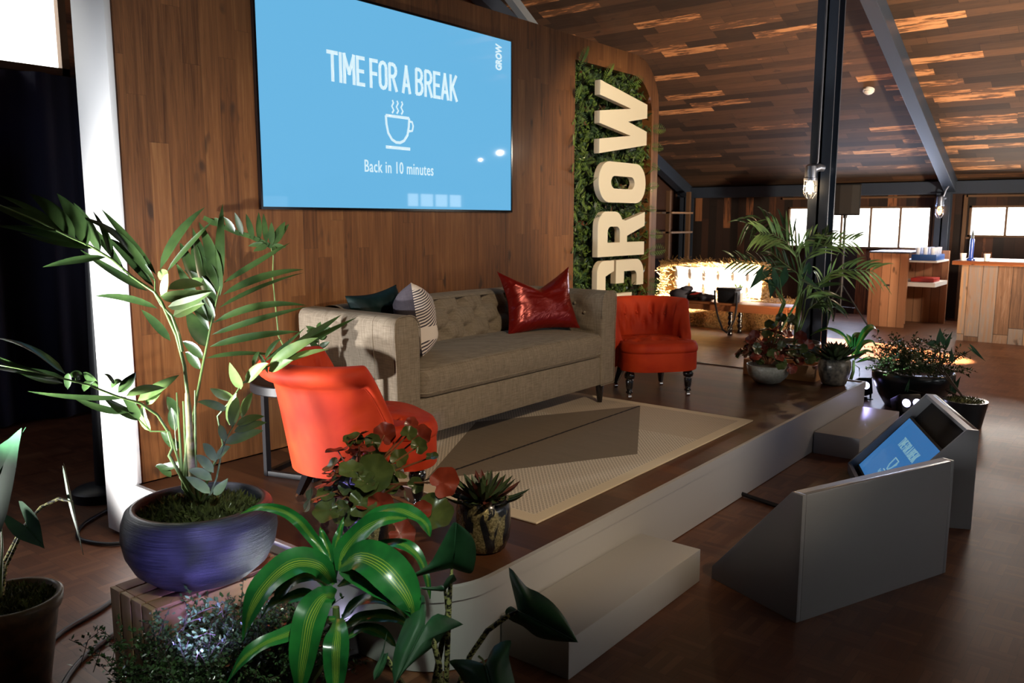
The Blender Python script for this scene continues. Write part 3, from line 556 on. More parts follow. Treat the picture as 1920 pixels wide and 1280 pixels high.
stroke([(-.115,.04),(.115,.04)]); stroke([(-.115,.04),(-.11,-.03),(-.095,-.10),(-.06,-.15),(-.02,-.17),(.02,-.17),(.06,-.15),(.095,-.10),(.11,-.03),(.115,.04)])
stroke([(.115,.015),(.145,.012),(.155,-.02),(.145,-.06),(.105,-.07)],.009); stroke([(-.12,-.215),(.12,-.215)],.012)
for k in (-.045,0,.045): stroke([(k-.008,.065),(k+.008,.09),(k-.010,.12),(k+.006,.15),(k-.004,.17)],.008)
m.v=[V((p.x,ty+(p.y-ty)*.1,p.z)) for p in m.v]; m.build('coffee_cup_icon','scrtxt',t)

# ---------------------------------------------------------------- rug
RX0,RX1,RY0,RY1=2.621,4.890,1.952,3.50
o=thing('area_rug','cream and taupe woven rug with a black centre line in front of the sofa','rug',(RX0,RY0,HS))
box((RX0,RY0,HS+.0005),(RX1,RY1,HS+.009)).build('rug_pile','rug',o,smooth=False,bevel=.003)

# ---------------------------------------------------------------- sofa
def sofa():
    t=thing('sofa','long taupe linen tufted sofa on the stage in front of the backdrop','sofa',(3.82,3.3,HS))
    x0,x1,yf,yb,zt=2.79,4.84,2.94,3.70,1.075
    def arm(s):
        m=MB(); prof=[]
        # cross-section across the arm (x outwards) : boxy with rounded flared top
        T=.165
        P=[(0,.44),(T,.44)]+[(T+.0,.60),(T+.004,.85),(T+.012,.97)]+[(T+.012-.045+.045*math.cos(a),1.03+.045*math.sin(a)) for a in [PI/2*i/6 for i in range(7)]]+[(.075-.075*math.sin(q*PI/12),1.003+.075*math.cos(q*PI/12)) for q in range(7)]+[(-.004,.9)]
        xi=(lambda o:(x0+T-o) if s<0 else (x1-T+o))
        ny=8; n=len(P); vs=[]
        for j in range(ny):
            y=yf+(yb-yf)*j/(ny-1); k=0
            vs+=[V((xi(o),y,z)) for o,z in P]
        fs=[(j*n+i,j*n+(i+1)%n,(j+1)*n+(i+1)%n,(j+1)*n+i) for j in range(ny-1) for i in range(n)]+[tuple(range(n)),tuple(range((ny-1)*n,ny*n))]
        m.add(vs,fs); o=m.build('arm','sofa',t,bevel=.014,bseg=3)
        # front and side seams
        q=MB(); q.tube([V((xi(o),yf+.001,z)) for o,z in P[:1]+P[1:]],.0035,5); 
        for yy in (yf+.16,): q.tube([V((xi(o+ (0.001 if i<6 else 0)),yy,z)) for i,(o,z) in enumerate(P[1:12])],.0022,4)
        q.build('piping','sofa',o); return o
    arm(-1)
    def buttons(parent,P):
        for p in P: MB().ball(p,.011,6,(1,1,1)).build('button','sofa',parent)
    # inner arm right with tufts
    ar=arm(1); B=[(y,z) for z in (.93,) for y in (3.08,3.24,3.40,3.56)]+[(y,z) for z in (.99,.87) for y in (3.16,3.32,3.48)]
    def dimp(a,b,L,r=.045): return sum(math.exp(-((a-p)**2+(b-q)**2)/(r*r)) for p,q in L)
    MB().grid(lambda u,v:V((x1-.165-.022*min(1,6*u,6*(1-u),6*v,6*(1-v))+.02*dimp(yf+.03+u*.68,.80+v*.25,B),yf+.03+u*.68,.80+v*.25)),50,22).build('arm_padding','sofa',ar)
    buttons(ar,[(x1-.172,y,z) for y,z in B if y<3.5])
    # back
    Bk=[(x0+.36+.24*i,z) for i in range(7) for z in (.865,)]+[(x0+.24+.24*i,z) for i in range(8) for z in (.95,)]+[(x0+.36+.24*i,z) for i in range(7) for z in (1.03,)]+[(x0+.24+.24*i,.785) for i in range(8)]
    def ytop(x): return 3.52
    def fb(u,v):
        # v: 0 bottom front -> .7 top front -> 1 back
        x=x0+.13+u*(x1-x0-.26)
        if v<.72:
            k=v/.72; z=.74+k*.33; y=3.40+.09*k-.025*math.sin(PI*min(1,k*1.1)); y+=.042*dimp(x,z,Bk,.036)
            # crease lines between buttons
            y+=.010*(abs(math.sin(PI*(x-x0-.24)/.24+ (PI*(z-.95)/.17)))<.16)+.010*(abs(math.sin(PI*(x-x0-.24)/.24-(PI*(z-.95)/.17)))<.16)
            z-=.015*max(0,k-.85)/.15*0
        else:
            k=(v-.72)/.28; a=PI*k; y=3.575-.085*math.cos(a)*1.0; z=1.055+.030*math.sin(a)-(0.25*max(0,k-.9)*0)
            z+=0
        return V((x,y,z+.012*math.sin(PI*u)))
    bk=MB().grid(fb,170,44).build('backrest','sofa',t)
    MB().box((x0+.03,3.55,.44),(x1-.03,yb,1.055)).build('back_frame','sofa',t,bevel=.03,bseg=3)
    buttons(bk,[(x,3.462+(z-.74)*.20,z+.006) for x,z in Bk])
    # base rail and seat cushion
    MB().box((x0+.15,yf+.012,.44),(x1-.15,3.5,.635)).build('base_rail','sofa',t,bevel=.012,bseg=2)
    cx0,cx1=x0+.168,x1-.168
    def cush(u,v):
        a=-PI/2+PI*v; cs=math.cos(a); return None
    m=MB(); n=60; L=[]
    def outline(e): # rounded rectangle in plan inset by e
        return [(cx0+.05+e*0+(-.05+e)*1.0*(1 if q<0 else 0),0) for q in ()]
    rows=[(.018,.640),(.004,.650),(0,.664),(-.004,.69),(-.010,.72),(-.006,.752),(0,.775),(.010,.789),(.03,.797),(.10,.812),(.2,.822),(.32,.826)]
    vs=[];ring_n=0
    def rr(ins,z):
        r=max(.012,.05-ins*.4); P=[]; a,b,c,d=cx0+ins,cx1-ins,yf-.012+ins*1.0,3.50-ins*.55
        if c>d-.02: c=d-.02
        for (px,py,s0) in ((a+r,c+r,PI),(b-r,c+r,1.5*PI),(b-r,d-r,0),(a+r,d-r,.5*PI)):
            for k in range(5): q=s0+PI/2*k/4; P.append((px+r*math.cos(q),py+r*math.sin(q)))
        out=[]
        for i in range(len(P)):
            p,q=P[i],P[(i+1)%len(P)]; L_=math.dist(p,q); nn=8 if i%5==4 else 1
            for k in range(nn): x=p[0]+(q[0]-p[0])*k/nn; y=p[1]+(q[1]-p[1])*k/nn; out.append(V((x,y,z+.010*math.sin(PI*(x-a)/(b-a))*(z>.77)-.006*math.sin((x-a)*9)*(z>.80)*ins)))
        return out
    R=[rr(i,z) for i,z in rows]; k=len(R[0]); 
    for q in R: vs+=q
    m.add(vs,[(i*k+j,i*k+(j+1)%k,(i+1)*k+(j+1)%k,(i+1)*k+j) for i in range(len(R)-1) for j in range(k)]+[tuple(range(k)),tuple(range((len(R)-1)*k,len(R)*k))])
    c=m.build('seat_cushion','sofa',t)
    for ri,nm in ((2,'piping'),(7,'piping')): MB().tube(R[ri]+[R[ri][0]],.0045,6,cap=False).build(nm,'sofa',c)
    for x,y in ((x0+.12,yf+.05),(x1-.115,yf+.045),(x1-.09,yb-.09),(x0+.1,yb-.09)):
        m=MB(); m.tube([(x,y,.44),(x,y,.425),(x+.004,y,.312)],[.030,.028,.017],16); m.build('leg','blackgloss',t)
sofa()
# ---------------------------------------------------------------- cushions
def pillow(name,label,center,w,h,t,n,roll,mats,group=None,chop=0,point=.12,seed=0,backdark=False):
    n=V(n).normalized(); up=V((0,0,1)); u=n.cross(up).normalized(); v2=u.cross(n)
    Mx=Matrix((( u.x,n.x,v2.x,center[0]),(u.y,n.y,v2.y,center[1]),(u.z,n.z,v2.z,center[2]),(0,0,0,1)))@Matrix.Rotation(roll,4,'Y')
    o=thing(name,label,'cushion',center,0,None); o.matrix_world=Mx; WM[o.name]=Mx.copy()
    def side(s):
        m=MB()
        def f(a,b):
            x=(a*2-1);z=(b*2-1)
            pin=1-.10*(1-x*x)*0
            px=x*w/2*(1-.15*(1-abs(z)**1.6)) ; pzv=z*h/2*(1-.13*(1-abs(x)**1.6))
            if chop and z>0: pzv-=chop*z*(1-abs(x))**.95
            q=max(0,(1-x**4)*(1-z**4)); th=t/2*q**.62
            nz=noise.noise(V((x*2.2+seed,z*2.2,s)))*.012+noise.noise(V((x*6+seed,z*6,s)))*.004; th+=nz*q
            if chop: th*=1-.25*math.exp(-(x/.3)**2)*max(0,z)
            return Mx@V((px,s*th,pzv))
        m.grid(f,36,36); return m
    a=side(1);b=side(-1)
    if mats[0]==mats[1]: a.add(b.v,b.f); a.build('cover',mats[0],o)
    else: a.build('front_panel',mats[0],o); b.build('back_panel',mats[1],o)
    return o
pillow('cushion','shiny red satin cushion with a dented top at the right end of the sofa',(4.37,3.24,1.025),.56,.43,.16,(-.36,-.88,.30),.03,['satin','satin'],chop=.12)
pillow('cushion','charcoal cushion with a cream chevron-striped face near the left arm of the sofa',(3.15,3.17,1.015),.39,.39,.22,(.75,-.66,.14),-.12,['chev','charcoal'],seed=3)
pillow('cushion','dark green velvet cushion behind the left arm of the sofa',(3.10,3.39,1.0),.36,.35,.14,(-.1,-.95,.30),.12,['green_velvet','green_velvet'],seed=5)

# ---------------------------------------------------------------- slipper chairs
def chair(label,loc,th):
    t=thing('slipper_chair',label,'chair',loc,th,'pair of red velvet slipper chairs'); del t['group']
    T=WM[t.name]; L=lambda x,y,z:T@V((x,y,z))
    # plan curve of the back: param a in [-1,1] left wing -> rear -> right wing
    def plan(a):
        s=a*1.0; tot=.275*PI/2+.065; d=abs(s)*tot
        qa=.275*PI/2  # arc length of quarter
        if d<qa: ang=d/.275; x=.275*math.sin(ang); y=.0+.275*math.cos(ang)-.01; nx,ny=math.sin(ang),math.cos(ang)
        else: x=.275; y=-.01-(d-qa); nx,ny=1,0
        sg=1 if s>=0 else -1; return x*sg,y,nx*sg,ny
    def top(a):
        k=abs(a); h=.665
        if k<.76: return h
        q=min(1,(k-.76)/.24); return h-.25*(q**1.15)
    m=MB(); NA=96
    btn=[(a,z) for a in (-.44,-.22,0,.22,.44) for z in (.555,)]+[(a,z) for a in (-.33,-.11,.11,.33) for z in (.49,)]
    def prof(a,j):
        x,y,nx,ny=plan(a); h=top(a); k=abs(a); fl=max(0,1-max(0,k-.62)/.3); ed=1-.45*max(0,min(1,(k-.70)/.10))
        lean=lambda z:(.13*max(0,z-.2)*ny if ny>0 else 0)+.03*max(0,z-.2)
        P=[(0,.205),(.0,.30),(.0,.205+(h-.27)*.55),(.003,h-.088),(.006,h-.078),(.020+.024*fl,h-.066),(.026+.036*fl,h-.04),(.026+.034*fl,h-.012),(.014+.02*fl,h+.010),(-.005,h+.016),(-.035,h+.006),(-.055,h-.025)]
        P=[P[0],P[1],P[2],P[3],P[4]]+[(o_*ed,z_) for o_,z_ in P[5:]]
        zz=h-.025; 
        for i in range(1,10): P.append((-.055*ed-.02*math.sin(PI*i/9)-.01*i/9,zz+(.36-zz)*i/9))
        o,z=P[j]
        if j>=12:
            dd=sum(math.exp(-(((a-p)*1.2)**2+(z-q)**2)/(.035**2)) for p,q in btn); o+=.028*dd
            o+=.012*(math.cos((a)*PI/.11)>.80)*(1 if z>.555 else 0)
        o+=lean(z); return T@V((x+nx*o,y+ny*o,z))
    NP=21
    vs=[prof(-1+2*i/(NA-1),j) for i in range(NA) for j in range(NP)]
    fs=[(i*NP+j,i*NP+j+1,(i+1)*NP+j+1,(i+1)*NP+j) for i in range(NA-1) for j in range(NP-1)]+[tuple(range(NP)),tuple(range((NA-1)*NP,NA*NP))]
    m.add(vs,fs); bk=m.build('backrest','red',t,subsurf=1)
    for a,z in btn:
        x,y,nx,ny=plan(a); o=-.055+(.13*(z-.2)*ny+.03*(z-.2)); MB().ball(T@V((x+nx*o,y+ny*o,z)),.011,5).build('button','red',bk)
    # welt under the roll
    m=MB(); m.tube([prof(-1+2*i/40,4) for i in range(41)],.004,5); m.build('piping','red',bk)
    # seat: rounded D plan
    def so(q): # outline point for angle q
        c,s=math.cos(q),math.sin(q); e=.62; X=.295*math.copysign(abs(c)**e,c);Y=-.035+.295*math.copysign(abs(s)**e,s)
        if Y>0: Y*=.80
        k_=max(0,min(1,(Y+.20)/.10)); X*=1-.13*k_*k_*(3-2*k_); return (X,Y)
    tb=[(x,y) for x in (-.14,0,.14) for y in (-.16,)]+[(x,y) for x in (-.07,.07) for y in (-.05,)]+[(-.2,-.05),(.2,-.05),(0,.06),(-.13,.06),(.13,.06)]
    m=MB(); n=64; rows=[(.985,.205),(1,.212),(1.0,.335)]; vs=[L(so(TAU*i/n)[0]*r,(so(TAU*i/n)[1]+.035)*r-.035,z) for r,z in rows for i in range(n)]
    m.add(vs,[(a*n+i,a*n+(i+1)%n,(a+1)*n+(i+1)%n,(a+1)*n+i) for a in range(2) for i in range(n)]+[tuple(range(n))]); m.build('seat_apron','red',t)
    rows=[(.985,.334),(1.012,.338),(1.02,.355),(1.01,.375),(.97,.395)]+[(.97-.97*k/12,.395) for k in range(1,12)]+[(.005,.395)]
    vs=[]
    for r,z in rows:
        for i in range(n):
            x,y=so(TAU*i/n); x*=r; y=(y+.035)*r-.035
            if z>=.395: 
                z2=.397+.028*(1-r*r)-.034*sum(math.exp(-((x-p)**2+(y-q)**2)/.0011) for p,q in tb)
                z2-=.010*(1-min(1,abs(math.sin(PI*(x/.14+ (y+.16)/.22)))*5))+.010*(1-min(1,abs(math.sin(PI*(x/.14-(y+.16)/.22)))*5)) if r<.9 else 0
            else: z2=z
            vs.append(L(x,y,z2))
    m=MB(); m.add(vs,[(a*n+i,a*n+(i+1)%n,(a+1)*n+(i+1)%n,(a+1)*n+i) for a in range(len(rows)-1) for i in range(n)]+[tuple(range((len(rows)-1)*n,len(rows)*n))]); st=m.build('seat','red',t)
    for x,y in tb[:7]: MB().ball(L(x,y,.398),.011,5).build('button','red',st)
    # turned front legs, tapered rear legs, castors
    for sx in (-1,1):
        x,y=.22*sx,-.20
        pr=[(.001,.215),(.026,.213),(.028,.205),(.020,.198),(.034,.185),(.038,.168),(.034,.150),(.018,.142),(.026,.137),(.028,.130),(.024,.085),(.016,.058),(.024,.052),(.024,.044),(.014,.040),(.012,.032),(.001,.031)]
        m=MB(); m.lathe(pr,(0,0,0),20); m.v=[L(x+p.x,y+p.y,p.z) for p in m.v]; lg=m.build('leg','blackgloss',t)
        m=MB(); m.tube([L(x,y,.045),L(x,y,.022)],[.013,.010],10); m.build('ferrule','brass',lg)
        m=MB(); m.tube([L(x-.012,y,.0185),L(x+.012,y,.0185)],.018,14); m.build('castor','chrome',lg)
        x,y=.15*sx,.13; x2,y2=.18*sx,.20; m=MB(); m.tube([L(x,y,.215),L(x+(x2-x)*.4,y+(y2-y)*.4,.13),L(x2,y2,.035)],[.036,.028,.017],4); lg=m.build('leg','blackgloss',t)
        m=MB(); m.tube([L(x2-.012,y2,.0185),L(x2+.012,y2,.0185)],.018,14); m.build('castor','chrome',lg)
    return t
chair('red velvet slipper chair with its back to the camera, left of the sofa',(2.31,2.71,HS),math.atan2(.93,-(-.37)))
chair('red velvet slipper chair facing the room at the right end of the sofa',(5.27,2.91,HS),math.atan2(-.63,.77))

# ---------------------------------------------------------------- side table with vase
t=thing('side_table','round black side table with loop legs behind the left red chair','side table',(2.5,3.3,HS))
MB().lathe([(.001,.425),(.25,.425),(.255,.43),(.255,.468),(.25,.472),(.245,.465),(.001,.462)],(2.5,3.3,HS),56).build('table_top','black',t,auto=30)
for k in range(4):
    a=PI/4+.3+k*PI/2; x,y=2.5+.19*math.cos(a),3.3+.19*math.sin(a); box((x-.013,y-.013,HS),(x+.013,y+.013,HS+.425)).build('leg','black',t,smooth=False)
for k in range(4):
    a=PI/4+.3+k*PI/2; b_=a+PI/2; m=MB(); m.bar((2.5+.19*math.cos(a),3.3+.19*math.sin(a),HS+.013),(2.5+.19*math.cos(b_),3.3+.19*math.sin(b_),HS+.013),.024,.024); m.build('floor_rail','black',t,smooth=False)
TT=HS+.465
t=thing('glass_vase','clear glass vase holding a cut philodendron leaf on the black side table','vase',(2.50,3.34,TT))
MB().lathe([(.001,0),(.04,0),(.045,.01),(.045,.20),(.041,.20),(.041,.012),(.001,.01)],(2.50,3.34,TT),24).build('vase_body','glass',t)
D0=3.98
z8=lambda x,y,d=D0:W(300+x/4,380+y/4,d)
m=MB(); m.tube([V((2.50,3.34,TT+.015)),z8(890,1000),z8(865,760),z8(845,560),z8(850,400),z8(835,340)],[.004,.004,.0035,.003,.003,.003],6); m.build('stem','palmstem',t)
m=MB(); f0=-CF
mid=[(850,335),(800,310),(730,275),(660,245),(580,225),(500,190),(430,160),(340,118)]
fing=[(840,320,835,145,44),(800,305,775,80,40),(745,285,740,72,40),(700,275,645,82,42),(620,240,560,72,42),(560,220,478,105,44),(480,185,405,112,40),(850,320,938,140,58),(858,300,968,158,40),(860,310,940,205,34),(840,325,945,335,34),(850,330,865,388,32),(810,320,700,365,40),(790,310,660,325,34),(440,165,335,125,44)]
for i,(a,b,c,d,w) in enumerate(fing): m.leaf(z8(a,b),z8(c,d,D0+.03*math.sin(i)),w/4*D0/F_PX*1.15,CU*.006,f0,6,fold=.15)
for i in range(len(mid)-1): (a,b),(c,d)=mid[i],mid[i+1]; m.leaf(z8(a+14,b+6),z8(c-14,d-6,D0+.01),.022,(0,0,0),f0,4,prof=lambda t:1,fold=.1)
m.build('split_leaf','palm',t)
t=thing('bud_vase','small clear bud vase with a dark leafy sprig on the black side table','vase',(2.60,3.30,TT))
MB().lathe([(.001,0),(.03,0),(.034,.01),(.03,.06),(.014,.09),(.014,.11),(.011,.11),(.011,.09),(.001,.012)],(2.60,3.30,TT),20).build('vase_body','glass',t)
m=MB()
for i in range(16): a=rnd(0,TAU); q=V((2.60,3.30,TT+rnd(.10,.24))); m.leaf(q,q+V((math.cos(a)*.06,math.sin(a)*.06,rnd(.0,.06))),.03,face=f0,n=4)
m.tube([(2.60,3.30,TT+.02),(2.60,3.30,TT+.24)],.003,5); m.build('sprig','palm',t)
t=thing('tealight_holder','tiny gold tealight holder on the black side table','candle',(2.43,3.14,TT))
MB().lathe([(.001,0),(.024,0),(.028,.03),(.026,.03),(.02,.006),(.001,.005)],(2.43,3.14,TT),20).build('cup','brass',t)

# ---------------------------------------------------------------- wooden crate and big palm
t=thing('wooden_crate','slatted wooden crate under the big blue-black palm bowl','crate',(1.5,2.6,0))
cx0,cx1,cy0,cy1,ch=1.245,1.765,2.475,2.765,.30
for k in range(4):
    a=cy0+k*(cy1-cy0)/4; w=(cy1-cy0)/4-.010
    box((cx0,a,.0),(cx0+.018,a+w,ch-.001)).build('end_slat','crate',t,smooth=True,bevel=.002); box((cx1-.018,a,.0),(cx1,a+w,ch-.001)).build('end_slat','crate',t,smooth=True,bevel=.002)
    box((cx0+.019,a,ch-.014),(cx1-.019,a+w,ch)).build('top_slat','crateside',t,smooth=True,bevel=.002)
for k in range(3):
    z=.005+k*.098
    for y in (cy0-.012,cy1): box((cx0+.019,y,z),(cx1-.019,y+.011,z+.086)).build('side_slat','crateside',t,smooth=True,bevel=.002)
pc=V((1.505,2.60,.301))
t=thing('potted_palm','large kentia palm in a ribbed blue-black bowl standing on the slatted crate','plant',pc)
MB().lathe([(.001,0),(.135,.0),(.175,.012),(.225,.055),(.252,.11),(.262,.165),(.258,.215),(.245,.252),(.228,.266),(.212,.268),(.208,.258),(.214,.235),(.216,.20),(.001,.19)],pc,72).build('bowl','potblue',t)
def mossbed(name,c,r,h,parent,m='moss',n=500,hh=.02):
    b=MB(); c=V(c)
    b.lathe([(r,0)]+[(r*(1-k/8),h*math.sin(PI/2*k/8)+.004*math.sin(k*3)) for k in range(1,8)]+[(.001,h)],c,40)
    for i in range(n):
        a=rnd(0,TAU); q=r*math.sqrt(random.random())*.97; p=c+V((q*math.cos(a),q*math.sin(a),h*math.cos(q/r*PI/2)*.9)); d=V((rnd(-1,1),rnd(-1,1),rnd(.2,1.2))).normalized(); b.leaf(p,p+d*hh*rnd(.5,1.6),hh*.35,face=(rnd(-1,1),rnd(-1,1),.5),n=1)
    o=b.build(name,m,parent); o['kind']='stuff'; return o
mossbed('moss',pc+V((0,0,.205)),.212,.045,t,n=3200,hh=.034)
PD=2.93
zA=lambda x,y,d=PD:W(x/4.266,360+y/4.266,d)
zB=z8
zC=lambda x,y,d=PD:W(x/4.571,620+y/4.571,d)
z5=lambda x,y,d=PD:W(x/2.977,350+y/2.977,d)
z6=lambda x,y,d=PD:W(x/2.46,760+y/2.46,d)
def frond(mat_,rach,leaves,r=.006,fa=None,name='frond'):
    m=MB(); m.cur=0; m.tube(rach,[r*(1-.75*i/(len(rach)-1)) for i in range(len(rach))],6); m.cur=1
    for L in leaves:
        p0,p1,w=L[0],L[1],L[2]*(.76 if mat_=='palm' else .9); bow=L[3] if len(L)>3 else V((0,0,.02)); fc=L[4] if len(L)>4 else (fa if fa is not None else (-CF+V((rnd(-.5,.5),rnd(-.3,.3),rnd(.1,.9)))))
        m.leaf(p0,p1,w,bow,fc,8,fold=rnd(.18,.40),twist=rnd(-.25,.25))
    return m.build(name,['palmstem',mat_],t)
base=pc+V((.0,.0,.24))
# trunk and stems
m=MB(); m.tube([base-V((0,0,.05)),z6(893,400),z6(880,200),z6(868,0),z5(1045,1150)],[.017,.015,.013,.011,.008],10); m.build('trunk','palmtrunk',t)
s=.0026  # metres per photo pixel scale at this depth is about .0019
px=PD/F_PX
# upper-left frond A (depth drifts towards the viewer)
dA=lambda k:PD-.35*k
A=[base,z6(850,330),z5(1060,1280),z5(1030,1000),z5(985,830),z5(900,640),z5(860,585),zA(1060,680,dA(.1)),zA(900,540,dA(.3)),zA(720,430,dA(.5)),zA(560,360,dA(.7)),zA(300,230,dA(.9)),zA(60,130,dA(1)),zA(-120,60,dA(1.1))]
up=CU*.03
lA=[(zA(600,370,dA(.7)),zA(235,12,dA(.8)),.062,CU*.02+CR*.02),(zA(700,430,dA(.55)),zA(455,10,dA(.6)),.070,CR*.03),(zA(800,480,dA(.4)),zA(590,85,dA(.5)),.052,CR*.02),
 (zA(900,540,dA(.3)),zA(742,150,dA(.35)),.030,CR*.02),(zA(1000,640,dA(.2)),zA(575,190,dA(.3)),.034,CU*.05),(zA(1250,660,dA(0)),zA(810,135,PD+.1),.040,CU*.01),(zA(1240,720,PD),zA(600,190,PD-.2),.036,CU*.08+CR*.03),
 (zA(450,310,dA(.8)),zA(-60,120,dA(1)),.060,CU*.02),(zA(540,350,dA(.7)),zA(-30,20,dA(.95)),.034,CU*.03),(zA(700,420,dA(.5)),zA(-40,270,dA(.9)),.042,CU*.02),(zA(760,450,dA(.45)),zA(160,325,dA(.9)),.034,-CU*.02),
 (zA(850,520,dA(.35)),zA(340,600,dA(.6)),.034,CU*.01),(zA(1180,790,dA(.05)),zA(640,460,dA(.4)),.036,-CU*.01),(zA(1230,760,PD),zA(840,350,dA(.2)),.040,CU*.02),(zA(1260,930,PD),zA(755,832,PD+.1),.034,CU*.03),(zA(1365,1190,PD+.05),zA(1130,940,PD+.15),.042,CU*.01),
 (zA(1240,700,PD-.02),zA(880,370,dA(.2)),.030,CU*.03)]
frond('palm',A,lA,.008)
# pale cluster near the fork
lW=[(zB(0,700,PD-.1),zB(400,660,PD-.12),.050,-CU*.02),(zB(60,650,PD-.1),zB(330,615,PD),.046,CU*.02),(zB(60,780,PD-.1),zB(390,665,PD-.2),.042,-CU*.02),(zB(100,850,PD-.1),zB(335,755,PD-.15),.048,CU*.01),(zB(230,620,PD),zB(325,570,PD),.040,CU*.0),(zB(0,580,PD),zB(60,525,PD),.04),(zB(20,720,PD),zB(60,530,PD-.05),.036)]
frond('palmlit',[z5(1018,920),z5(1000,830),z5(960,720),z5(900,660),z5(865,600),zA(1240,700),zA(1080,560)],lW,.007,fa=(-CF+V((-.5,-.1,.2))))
# dark back frond B
dB=PD+.22
Bk=[base,z6(900,330),z5(1080,1280,PD+.05),zB(325,1200,dB),zB(350,1080,dB),zB(375,950,dB),zB(405,820,dB),zB(430,710,dB),zB(460,600,dB),zB(470,520,dB)]
lB=[(zB(0,500,dB),zB(335,35,dB),.055,-CR*.02+CU*.03),(zB(50,520,dB),zB(400,130,dB-.05),.030,CU*.01),(zB(265,600,dB),zB(150,300,dB),.052),(zB(300,580,dB),zB(245,270,dB),.050),(zB(450,700,dB),zB(292,145,dB),.070,CR*.03),(zB(400,820,dB),zB(245,190,dB),.075,CR*.01),(zB(460,610,dB),zB(470,10,dB),.052,-CR*.01),
 (zB(475,600,dB),zB(975,300,dB),.034,CU*.0),(zB(470,690,dB),zB(1075,500,dB+.05),.040,CU*.04),(zB(440,790,dB),zB(1075,525,dB+.05),.042,CU*.02),(zB(400,900,dB),zB(1100,770,dB),.040,CU*.06),(zB(385,990,dB),zB(1100,780,dB),.034,CU*.01),(zB(370,1080,dB),zB(1050,965,dB),.042,CU*.02),(zB(345,1165,dB),zB(860,1140,dB),.036,CU*.02),
 (zB(350,1080,dB),zB(200,800,dB),.085,CR*.0),(zB(400,900,dB),zB(250,650,dB),.080),(zB(370,960,dB),zB(120,450,dB),.062),(zB(320,1170,dB),zB(170,1040,dB),.05),(zB(300,1250,dB),zB(190,1120,dB),.05),(zB(425,700,dB),zB(180,500,dB),.05),(zB(430,640,dB),zB(320,400,dB),.045)]
frond('palm',Bk,lB,.007)
# lower-left frond C
dC=lambda k:PD-.45*k
C=[base,z6(780,230),zC(1480,1000),zC(1440,860,dC(0)),zC(1350,720,dC(.1)),zC(1200,620,dC(.2)),zC(1000,560,dC(.3)),zC(750,460,dC(.5)),zC(500,400,dC(.7)),zC(200,330,dC(.9)),zC(-80,280,dC(1))]
lC=[(zC(560,370,dC(.6)),zC(-60,60,dC(1)),.060,CU*.04),(zC(550,400,dC(.65)),zC(-80,320,dC(1)),.062,CU*.0),(zC(540,450,dC(.65)),zC(-60,200,dC(1)),.040,-CU*.02),(zC(1100,570,dC(.2)),zC(235,518,dC(.6)),.024,-CU*.02),(zC(1100,700,dC(.2)),zC(600,550,dC(.4)),.036,-CU*.03),(zC(1200,760,dC(.1)),zC(880,560,dC(.3)),.050,-CU*.02),(zC(1190,760,dC(.15)),zC(1040,560,dC(.2)),.044,CR*.02),
 (zC(1290,860,dC(.05)),zC(1230,620,dC(.1)),.040,-CR*.02),(zC(1180,600,dC(.15)),zC(1535,378,dC(0)),.044,CU*.0),(zC(1260,640,dC(.1)),zC(1400,490,dC(.05)),.05),(zC(1080,560,dC(.3)),zC(1410,490,dC(.1)),.034,CU*.02),(zC(1010,530,dC(.3)),zC(1160,355,dC(.25)),.060,CR*.02),(zC(840,480,dC(.4)),zC(715,355,dC(.5)),.05),(zC(720,520,dC(.5)),zC(820,430,dC(.4)),.045),(zC(580,500,dC(.6)),zC(590,365,dC(.6)),.030),(zC(980,460,dC(.3)),zC(890,375,dC(.35)),.018),(zC(950,490,dC(.3)),zC(1050,440,dC(.3)),.035),(zC(690,420,dC(.5)),zC(600,400,dC(.55)),.05)]
frond('palm',C,lC[:7]+lC[11:],.007); 
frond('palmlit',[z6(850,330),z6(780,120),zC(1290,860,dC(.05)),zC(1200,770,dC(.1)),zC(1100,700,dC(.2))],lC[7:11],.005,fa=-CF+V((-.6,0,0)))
# lower-right frond D
dD=PD+.02
Dr=[base,z6(960,330,dD),z6(1030,180,dD),z5(1215,1280,dD),z5(1300,1180,dD),z5(1350,1100,dD),z5(1430,1040,dD),z5(1500,1000,dD),z5(1560,950,dD),z5(1640,900,dD)]
lD=[(z5(1345,1130,dD),z5(1282,980,dD-.05),.048,-CR*.0),(z5(1370,1095,dD),z5(1500,985,dD-.05),.046,CU*.02),(z5(1500,1030,dD),z5(1635,968,dD-.06),.038,CU*.01),(z5(1500,1000,dD),z5(1775,842,dD-.05),.046,CU*.02),(z5(1540,995,dD),z5(1835,907,dD-.02),.026,CU*.02),(z5(1300,1190,dD),z5(1172,1125,dD-.1),.050,CU*.01),(z5(1270,1250,dD),z5(1100,1200,dD-.1),.036,CU*.02),(z5(1280,1330,dD-.05),z5(1320,1150,dD-.1),.046),(z5(1350,1290,dD-.05),z5(1400,1160,dD-.05),.034)]
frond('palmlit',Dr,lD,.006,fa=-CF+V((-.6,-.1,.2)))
lD2=[(z5(1560,960,dD),z5(1905,715,dD+.1),.046,CU*.0),(z5(1600,930,dD),z5(1990,730,dD+.1),.036,CU*.0),(z5(1470,980,dD),z5(1705,785,dD),.022,-CU*.01),(z5(1480,960,dD),z5(1570,848,dD),.026),(z5(1410,1000,dD),z5(1450,920,dD),.022),(z5(1495,1040,dD),z5(1440,930,dD),.02)]
frond('palm',[z5(1430,1040,dD),z5(1500,1000,dD),z5(1600,930,dD),z5(1700,870,dD)],lD2,.004)
